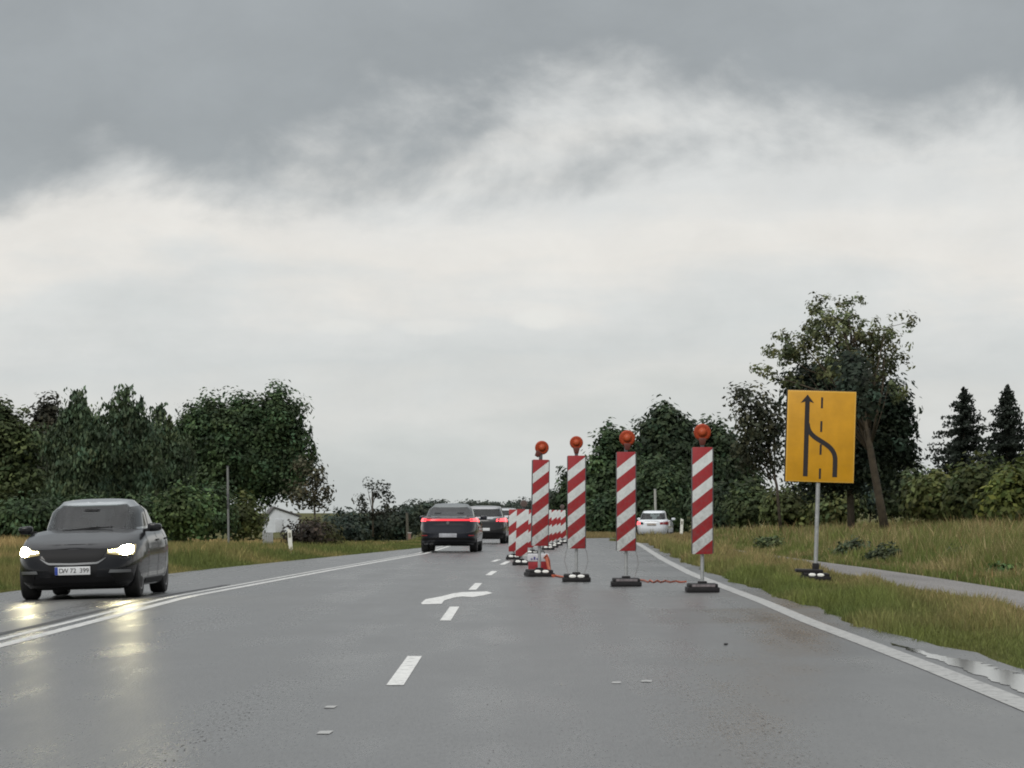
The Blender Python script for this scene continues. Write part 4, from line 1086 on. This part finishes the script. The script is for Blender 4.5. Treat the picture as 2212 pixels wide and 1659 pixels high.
def clear_glass(name, tint):
    m = bpy.data.materials.new(name); m.use_nodes = True; T = NT(m.node_tree); T.n.clear()
    out = T.new('ShaderNodeOutputMaterial'); tr = T.new('ShaderNodeBsdfTransparent'); tr.inputs[0].default_value = tuple(tint) + (1,)
    gl = T.new('ShaderNodeBsdfGlossy'); gl.inputs['Roughness'].default_value = .03; fr = T.new('ShaderNodeFresnel'); fr.inputs[0].default_value = 1.5
    mx = T.new('ShaderNodeMixShader'); T.l.new(fr.outputs[0], mx.inputs[0]); T.l.new(tr.outputs[0], mx.inputs[1]); T.l.new(gl.outputs[0], mx.inputs[2]); T.l.new(mx.outputs[0], out.inputs[0])
    return m
M_CLEAR = clear_glass('clear_car_glass', (.62, .68, .66)); M_CLEARDARK = clear_glass('tinted_car_glass', (.34, .38, .37))
M_SEAT = mat('dark_seat_cloth', (0.02, 0.02, 0.022), .8, var=.2)
def lined(m):
    '''same paint outside, dark cloth lining on the inner side'''
    c = m.copy(); c.name = m.name + '_lined'; T = NT(c.node_tree); b = c.node_tree.nodes['Principled BSDF']; out = [q for q in T.n if q.type == 'OUTPUT_MATERIAL'][0]
    d = T.new('ShaderNodeBsdfDiffuse'); d.inputs[0].default_value = (.03, .03, .032, 1); g_ = T.new('ShaderNodeNewGeometry'); mx = T.new('ShaderNodeMixShader')
    T.l.new(g_.outputs['Backfacing'], mx.inputs[0]); T.l.new(b.outputs[0], mx.inputs[1]); T.l.new(d.outputs[0], mx.inputs[2]); T.l.new(mx.outputs[0], out.inputs[0])
    return c
def pad(name, c, r, m, parent, e=.5):
    bm = bmesh.new(); bmesh.ops.create_uvsphere(bm, u_segments=16, v_segments=10, radius=1)
    for v in bm.verts: v.co = Vector([c[k] + r[k] * math.copysign(abs(v.co[k]) ** e, v.co[k]) for k in range(3)])
    return bmobj(name, bm, m, parent, True, 70)

def text_obj(name, body, size, m, parent, loc, rot):
    cu = bpy.data.curves.new('txt', 'FONT'); cu.body = body; cu.size = size; cu.align_x = 'CENTER'; cu.align_y = 'CENTER'; cu.extrude = .001
    tmp = bpy.data.objects.new('txt', cu); COL.objects.link(tmp)
    dg = bpy.context.evaluated_depsgraph_get(); dg.update()
    me = bpy.data.meshes.new_from_object(tmp.evaluated_get(dg)); me.materials.clear()
    bpy.data.objects.remove(tmp); bpy.data.curves.remove(cu)
    o = link(name, me, m, parent); o.location = loc; o.rotation_euler = rot; return o

def car(label, cat, loc, yaw, roll, paint, P, group=None, view='rear'):
    """car heading +y in its own frame. P: dict of proportions"""
    t = thing(P.get('name', 'car'), label, cat, loc, (0, roll, yaw), group)
    W, hl = P['W'], P['L'] / 2
    fy, ry2 = P['axles']; zc = P.get('clear', .17)
    zsh = P['shoulder']
    B = Shell(W, [(0, .90), (.12, .955), (.35, .985), (.62, 1.0), (.82, .975), (.94, .93), (1, .88)],
              [(0, hl - .16), (.1, hl - .06), (.35, hl), (.55, hl - .015), (.8, hl - .05), (.93, hl - .12), (1, hl - .24)],
              P.get('rear', [(0, -hl + .14), (.12, -hl + .05), (.35, -hl), (.6, -hl + .03), (.85, -hl + .05), (.95, -hl + .1), (1, -hl + .17)]),
              P.get('nf', 4.8), P.get('nr', 5.0), [(-hl, zc + .05), (-hl + .4, zc), (hl - .4, zc), (hl, zc + .02)], zsh)
    cr = lambda y: .06 * np.clip(1 - np.abs(y / (hl - .17)) ** 4, 0, 1)
    bm = B.solid([0, .05, .12, .22, .35, .48, .62, .72, .82, .88, .94, .975, 1.0], 64, cr)
    body = bmobj('body', bm, paint, t, True, 40)
    r = P.get('wr', .335)
    cut_arches(body, W, (fy, ry2), r + .055)
    # greenhouse
    yc, yf, yrr, yb = P['green']           # cowl, roof front, roof rear, rear base (y)
    H = P['H']
    prof = P.get('roof', [(yrr - .6, H - .10), (yrr, H - .04), ((yf + yrr) / 2, H - .012), (yf, H - .04), (yf + .5, H - .07)])
    Gh = Shell(W, [(0, P.get('gw', .83)), (.35, P.get('gw', .83) - .04), (.7, .725), (.9, P.get('rw', .66) + .01), (1, P.get('rw', .66) - .04)],
               [(0, yc), (.5, yc + (yf - yc) * .52), (.88, yc + (yf - yc) * .93), (1, yf - .03)],
               [(0, yb), (.5, yb + (yrr - yb) * .5), (.88, yb + (yrr - yb) * .92), (1, yrr + .03)], P.get('gnf', 3.6), P.get('gnr', 3.8),
               [(y, z - .05) for y, z in zsh], prof)
    Gh.mid = [(0, (yc + yb) / 2), (1, (yf + yrr) / 2)]
    Gh.__init__(W, Gh.wmul, Gh.Lf, Gh.Lr, Gh.nf, Gh.nr, Gh.zb, Gh.zt)
    f0, f1 = .13, .91
    g0, g1 = P.get('rwf', (.2, .84)); rk = P.get('rwk', (.93, .88))
    def cut(fr, ph):
        if f0 + .03 < fr < f1 - .02 and ph > 0:
            k_ = np.interp(fr, [f0, f1], [.89, .84]); return ph > Gh.phi_x(W / 2 * Gh.tab(Gh.wmul, fr) * k_, fr)
        if g0 + .03 < fr < g1 - .02 and ph < 0:
            k_ = np.interp(fr, [g0, g1], [rk[0] - .05, rk[1] - .05]); return ph < Gh.phi_x(W / 2 * Gh.tab(Gh.wmul, fr) * k_, fr, False)
        return False
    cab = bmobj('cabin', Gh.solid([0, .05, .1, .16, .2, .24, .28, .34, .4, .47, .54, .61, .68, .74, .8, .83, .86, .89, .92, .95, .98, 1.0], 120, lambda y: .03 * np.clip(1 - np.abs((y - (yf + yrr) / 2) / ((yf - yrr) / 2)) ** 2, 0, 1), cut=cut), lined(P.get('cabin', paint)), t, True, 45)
    zb_ = float(np.interp(0, [a for a, _ in zsh], [b for _, b in zsh]))
    pad('dashboard', (0, yc - .42, zb_ - .02), (W / 2 - .28, .26, .07), M_SEAT, t)
    pad('parcel_shelf', (0, yb + .38, zb_ - .02), (W / 2 - .3, .25, .05), M_SEAT, t)
    for s in (-1, 1):
        pad('seat_back', (s * .36, -.28, zb_ + .02), (.23, .09, .20), M_SEAT, t); pad('headrest', (s * .36, -.30, zb_ + .30), (.12, .05, .085), M_SEAT, t)
        pad('rear_headrest', (s * .34, yb + .62, zb_ + .10), (.13, .06, .09), M_SEAT, t)
    pad('inner_mirror', (0, yf + .17, H - .17), (.12, .02, .035), M_SEAT, t)
    tot = Gh.arc[-1]
    A = lambda ph: float(Gh.a_of(ph))
    # windscreen, rear window (through the centre), side windows
    a0, a1 = A(Gh.phi_x(W / 2 * (Gh.tab(Gh.wmul, f0)) * .925, f0)), A(Gh.phi_x(W / 2 * (Gh.tab(Gh.wmul, f1)) * .88, f1))
    ws = obj_patch('windscreen', Gh, [(a0, f0), (2 * tot - a0, f0)], [(a1, f1), (2 * tot - a1, f1)], P.get('fglass', M_CLEAR), t, nu=24, nv=10)
    a0, a1 = A(Gh.phi_x(W / 2 * (Gh.tab(Gh.wmul, g0)) * P.get('rwk', (.93, .88))[0], g0, False)), A(Gh.phi_x(W / 2 * (Gh.tab(Gh.wmul, g1)) * P.get('rwk', (.93, .88))[1], g1, False))
    rw = obj_patch('rear_window', Gh, [(-a0, g0), (a0, g0)], [(-a1, g1), (a1, g1)], P.get('rglass', M_CLEARDARK), t, nu=24, nv=10)
    for s in (-1, 1):
        f0, f1 = .2, .82
        def ay(y, f): return A(Gh.phi_y(y, f))
        ym = (yc + yb) / 2 + .05
        obj_patch('side_window', Gh, [(ay(ym + .04, f0), f0), (ay(yc - .30, f0), f0)], [(ay(ym + .04, f1), f1), (ay(yf - .02, f1), f1)], M_GLASS, t, s)
        obj_patch('side_window', Gh, [(ay(yb + .38, f0), f0), (ay(ym - .04, f0), f0)], [(ay(yrr + .1, f1), f1), (ay(ym - .04, f1), f1)], M_GLASS, t, s)
        # mirror
        bm = bmesh.new(); bmesh.ops.create_uvsphere(bm, u_segments=14, v_segments=10, radius=.5)
        for v in bm.verts: q = [math.copysign(abs(2 * c) ** .55 / 2, c) for c in v.co]; v.co = Vector((s * (W / 2 + .05) + q[0] * (.215 - .04 * s * 0), yc - .42 + q[1] * .15 * (1.0 if q[1] > 0 else .4), P.get('mz', 1.0) + q[2] * (.125 + .03 * q[0] * s * -1)))
        mir = bmobj('mirror', bm, P.get('mirror', paint), t, True, 60)
        boxobj('mirror_arm', (min(s * (W / 2 - .12), s * (W / 2)), max(s * (W / 2 - .12), s * (W / 2)), yc - .44, yc - .36, P.get('mz', 1.0) - .06, P.get('mz', 1.0) - .02), M_TRIM, mir, .004)
        for y in (ym + .15, ym - .85):
            fr = .8
            obj_patch('door_handle', B, [(float(B.a_of(B.phi_y(y, fr))), fr - .015), (float(B.a_of(B.phi_y(y + .2, fr))), fr - .015)], [(float(B.a_of(B.phi_y(y, fr))), fr + .015), (float(B.a_of(B.phi_y(y + .2, fr))), fr + .015)], P.get('handle', M_TRIM), t, s, off=.02, nu=4, nv=3)
        # dark sill
        obj_patch('sill', B, [(float(B.a_of(B.phi_y(ry2 + .42, .08))), .03), (float(B.a_of(B.phi_y(fy - .42, .08))), .03)], [(float(B.a_of(B.phi_y(ry2 + .42, .15))), .13), (float(B.a_of(B.phi_y(fy - .42, .15))), .13)], M_TRIM, t, s, off=.008, nu=12, nv=3)
        for y in (fy, ry2): wheel(t, s * (W / 2 - .165), y, r, s)
    # underbody pan keeps the gap dark
    boxobj('underbody', (-W / 2 + .3, W / 2 - .3, -hl + .5, hl - .5, zc - .03, zc + .1), M_TRIM, t, .01)
    return t, B, Gh
def bp(B, x, z, front=True):
    """(arc, fr) on the body end at lateral x (signed handled by caller) and height z"""
    fr = .5
    for _ in range(12):
        ph = B.phi_x(min(abs(x), B.W / 2 * float(B.tab(B.wmul, fr)) * .9999), fr, front)
        y = float(B.pt(ph, fr)[1])
        z0 = np.interp(y, [a for a, _ in B.zb], [b for _, b in B.zb]); z1 = np.interp(y, [a for a, _ in B.zt], [b for _, b in B.zt])
        fr = float(np.clip(.5 * fr + .5 * (z - z0) / (z1 - z0), 0, 1))
    a = float(B.a_of(ph)); tot = B.arc[-1]
    if x < 0: a = (2 * tot - a) if front else -a
    return (a, fr)
def endpatch(name, B, pts_b, pts_t, m, t, front=True, off=.006, nu=16, nv=5):
    return obj_patch(name, B, [bp(B, x, z, front) for x, z in pts_b], [bp(B, x, z, front) for x, z in pts_t], m, t, 1, off, nu, nv)

# --- dark oncoming saloon with lit headlamps
M_GREY = mat('graphite_paint', (0.010, 0.0105, 0.0125), .2, coat=.42, spec=.15)
Yc = 52.0; Xc = px(186, Yc); zroad = float(roadz(np.array(Xc), np.array(Yc + 1)))
M_CAB_SHEEN = mat('painted_sky_sheen_pale', (0.34, 0.36, 0.37), .25, metal=.8, coat=.6)  # pale cabin colour stands in for sky sheen on the wet dark car
P1 = dict(name='saloon_car', cabin=M_CAB_SHEEN, W=1.86, L=4.62, H=1.47, axles=(1.42, -1.33), clear=.17, wr=.335,
          shoulder=[(-2.31, .98), (-1.6, 1.03), (0, 1.0), (.75, .985), (1.3, .93), (1.9, .84), (2.31, .76)],
          green=(.95, .12, -1.0, -2.0), mz=1.03, gw=.81, rw=.60)
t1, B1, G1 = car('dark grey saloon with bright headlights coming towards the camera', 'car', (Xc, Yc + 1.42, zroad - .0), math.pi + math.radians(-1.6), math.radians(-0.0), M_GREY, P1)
endpatch('bonnet_gap', B1, [(-.72, .748), (0, .752), (.72, .748)], [(-.72, .757), (0, .761), (.72, .757)], M_TRIM, t1, off=.003, nu=24, nv=2)
for s in (-1, 1):
    for yg in (.78, -.25, -1.12):
        A_ = lambda f: float(B1.a_of(B1.phi_y(yg, f))); A2 = lambda f: float(B1.a_of(B1.phi_y(yg + .012, f)))
        obj_patch('door_gap', B1, [(A_(.15), .15), (A2(.15), .15)], [(A_(.93), .93), (A2(.93), .93)], M_TRIM, t1, s, off=.002, nu=2, nv=10)
# roll: the oncoming lane falls away to the verge
t1.rotation_euler = (0, 0, 0)
roll = math.atan(.1 / max(.5, float(lineX(Yc) - edgeL(Yc))))
t1.matrix_world = Matrix.Translation((Xc, Yc + 1.42, zroad)) @ Matrix.Rotation(-roll, 4, 'Y') @ Matrix.Rotation(math.pi - math.radians(1.9), 4, 'Z')
endpatch('grille', B1, [(-.38, .56), (-.3, .545), (.3, .545), (.38, .56)], [(-.5, .725), (-.3, .735), (.3, .735), (.5, .725)], M_TRIM, t1, off=.008)
M_LIP = mat('satin_lip', (0.16, 0.165, 0.17), .35, metal=.5)
endpatch('grille_lip', B1, [(-.47, .59), (-.36, .515), (0, .505), (.36, .515), (.47, .59)], [(-.49, .615), (-.36, .543), (0, .533), (.36, .543), (.49, .615)], M_LIP, t1, off=.014, nu=24, nv=3)
endpatch('lower_intake', B1, [(-.62, .22), (.62, .22)], [(-.56, .33), (.56, .33)], M_TRIM, t1, off=.007)
endpatch('plate_recess', B1, [(-.33, .34), (.33, .34)], [(-.36, .5), (.36, .5)], M_TRIM, t1, off=.007)
for s in (-1, 1):
    endpatch('fog_trim', B1, [(s * .52, .385), (s * .8, .385)], [(s * .54, .43), (s * .8, .425)], M_LIP, t1, off=.012, nu=8, nv=3)
    endpatch('side_intake', B1, [(s * .6, .25), (s * .82, .28)], [(s * .56, .375), (s * .82, .375)], M_TRIM, t1, off=.006, nu=8, nv=3)
    hg = endpatch('headlight', B1, [(s * .5, .665), (s * .72, .63), (s * .84, .65)], [(s * .5, .715), (s * .72, .775), (s * .84, .785)], M_HEADRIM, t1, off=.010, nu=12, nv=5)
    endpatch('lit_lamp', B1, [(s * .655, .675), (s * .69, .645), (s * .77, .64), (s * .82, .67)], [(s * .655, .725), (s * .69, .77), (s * .77, .78), (s * .82, .755)], M_HEAD, hg, off=.016, nu=12, nv=5)
    endpatch('lit_strip', B1, [(s * .52, .693), (s * .655, .69)], [(s * .52, .703), (s * .655, .71)], M_HEAD, hg, off=.016, nu=6, nv=3)
yfr = 2.31 + .012
plt = boxobj('number_plate', (-.26, .26, yfr - .01, yfr + .012, .365, .485), M_PLATE, t1, .004)
boxobj('blue_band', (.215, .258, yfr + .0125, yfr + .0145, .368, .482), mat('plate_blue', (0.02, 0.05, 0.3), .4), plt, .001)
for k, ch in enumerate('DW 72 399'):
    if ch != ' ': text_obj('plate_character', ch, .095, M_SIGNBLACK, plt, (.165 - k * .047 - (.01 if k > 0 else 0), yfr + .0145, .425), (math.pi / 2, 0, math.pi))
for s in (-1, 1):
    tubeobj('wiper', [(s * .1 + .25, 1.0, 1.01), (s * .1 - .3, .86, 1.055)], .009, M_TRIM, t1, 5)

# --- navy coupe-style crossover driving ahead, full-width red light bar
M_NAVY = mat('navy_paint', (0.008, 0.010, 0.017), .3, coat=1.0, spec=.2)
Yc = 107.0; Xc = px(974, Yc)
P2 = dict(name='crossover_car', cabin=mat('painted_sky_sheen_grey', (0.15, 0.165, 0.165), .3, metal=.75, coat=.6), W=1.82, L=4.5, H=1.49, axles=(1.4, -1.35), clear=.22, wr=.345,  # lighter cabin: sky reflection painted into roof and pillar colour
          shoulder=[(-2.25, 1.06), (-1.5, 1.08), (0, 1.03), (.9, 1.0), (1.5, .93), (2.25, .78)],
          green=(1.0, .2, -.8, -2.08), mz=1.06, gw=.84, rw=.60, nr=6.0, rwf=(.26, .86), rwk=(.95, .92),
          rear=[(0, -2.08), (.12, -2.2), (.4, -2.25), (.65, -2.2), (.85, -2.2), (.95, -2.18), (1, -2.12)])
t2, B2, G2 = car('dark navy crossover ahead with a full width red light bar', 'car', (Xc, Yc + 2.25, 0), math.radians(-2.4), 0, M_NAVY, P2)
endpatch('light_bar', B2, [(-.74, .965), (.74, .965)], [(-.74, 1.015), (.74, 1.015)], M_TAILBAR, t2, False, off=.012, nu=20, nv=3)
endpatch('bar_cover', B2, [(-.86, 1.0), (.86, 1.0)], [(-.8, 1.055), (.8, 1.055)], M_TAILDIM, t2, False, off=.008, nu=20, nv=3)
for s in (-1, 1):
    endpatch('tail_lamp', B2, [(s * .68, .945), (s * .9, .92)], [(s * .66, 1.025), (s * .9, 1.025)], M_TAIL, t2, False, off=.016, nu=8, nv=4)
    boxobj('rear_reflector', (s * .72 - .09, s * .72 + .09, -2.262, -2.24, .5, .53), M_TAILDIM, t2, .004)
plt = boxobj('number_plate', (-.27, .27, -2.268, -2.24, .46, .58), mat('dull_plate', (0.36, 0.37, 0.40), .45, var=.25, vscale=9), t2, .004)
endpatch('rear_bumper_trim', B2, [(-.8, .27), (.8, .27)], [(-.82, .42), (.82, .42)], M_TRIM, t2, False, off=.006, nu=20, nv=3)
V, Fc = lathe([(.045, -.004), (.05, .004)], 16); o = mesh('badge', V, Fc, M_LIP, t2); o.location = (0, -2.225, .90)

# --- further dark hatchback
M_DK = mat('dark_paint', (0.014, 0.0135, 0.0145), .32, coat=1.0, spec=.2)
Yc = 136.0; Xc = px(1049, Yc)
P3 = dict(name='hatchback_car', cabin=mat('painted_sky_sheen_silver', (0.34, 0.34, 0.35), .3, metal=.75, coat=.6), W=1.80, L=4.3, H=1.46, axles=(1.3, -1.28), clear=.2, wr=.33,  # silver cabin colour imitates the sky gleam on a dark roof
          shoulder=[(-2.15, 1.0), (-1.5, 1.02), (0, .98), (.9, .95), (1.5, .9), (2.15, .75)],
          green=(.95, .15, -1.5, -2.08), mz=1.02, gw=.84, rw=.7, nr=5.0, rwf=(.22, .84), rwk=(.93, .9))
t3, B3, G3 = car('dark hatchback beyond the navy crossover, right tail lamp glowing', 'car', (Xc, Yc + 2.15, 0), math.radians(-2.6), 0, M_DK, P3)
for s in (-1, 1):
    endpatch('tail_lamp', B3, [(s * .5, .86), (s * .88, .83)], [(s * .52, .96), (s * .86, 1.0)], M_TAIL, t3, False, off=.012, nu=8, nv=4)
boxobj('number_plate', (-.26, .26, -2.168, -2.14, .5, .61), M_PLATE, t3, .004)
endpatch('rear_bumper_trim', B3, [(-.8, .27), (.8, .27)], [(-.82, .40), (.82, .40)], M_TRIM, t3, False, off=.006, nu=20, nv=3)

# --- silver car at the head of the queue
Yc = 185.0; Xc = px(1090, Yc)
M_SILVER = mat('silver_paint', (0.42, 0.43, 0.44), .3, metal=.5, coat=1.0)
P4 = dict(P3); P4.pop('cabin'); P4['H'] = 1.42; P4['name'] = 'hatchback_car'
t4, B4, G4 = car('silver car farthest up the lane, mostly hidden by the dark hatchback', 'car', (Xc, Yc + 2.15, 0), math.radians(-2), 0, M_SILVER, P4)
for s in (-1, 1):
    endpatch('tail_lamp', B4, [(s * .6, .82), (s * .88, .8)], [(s * .6, .96), (s * .86, .98)], M_TAIL, t4, False, off=.012, nu=8, nv=4)
boxobj('number_plate', (-.26, .26, -2.168, -2.14, .5, .61), M_PLATE, t4, .004)

# --- white car on the slip road
Yc = 184.0; Xc = px(1419, Yc)
M_WHITE = mat('white_paint', (0.62, 0.65, 0.68), .3, coat=1.0)
P5 = dict(name='hatchback_car', W=1.74, L=4.1, H=1.43, axles=(1.25, -1.2), clear=.18, wr=.31,
          shoulder=[(-2.05, .93), (-1.5, .95), (0, .93), (.9, .92), (1.4, .86), (2.05, .72)],
          green=(.95, .2, -1.35, -2.0), mz=.98, gw=.82, rw=.66, nr=4.6, rwf=(.14, .82), rwk=(.93, .9),
          rglass=M_CLEAR)
t5, B5, G5 = car('white car stopped on the slip road beyond the dry grass', 'car', (Xc, Yc + 2.05, float(np.interp(Yc, sy, zs))), math.radians(-8), 0, M_WHITE, P5)
for s in (-1, 1):
    endpatch('tail_lamp', B5, [(s * .60, .70), (s * .85, .66)], [(s * .62, .84), (s * .84, .88)], M_TAIL if s < 0 else M_TAILDIM, t5, False, off=.012, nu=8, nv=4)
    endpatch('inner_lamp', B5, [(s * .44, .70), (s * .59, .70)], [(s * .44, .80), (s * .59, .83)], M_TRIM if s < 0 else M_TAILDIM, t5, False, off=.010, nu=6, nv=3)
boxobj('number_plate', (-.24, .24, -2.07, -2.04, .66, .75), mat('worn_plate', (0.36, 0.31, 0.27), .5, var=.2), t5, .004)
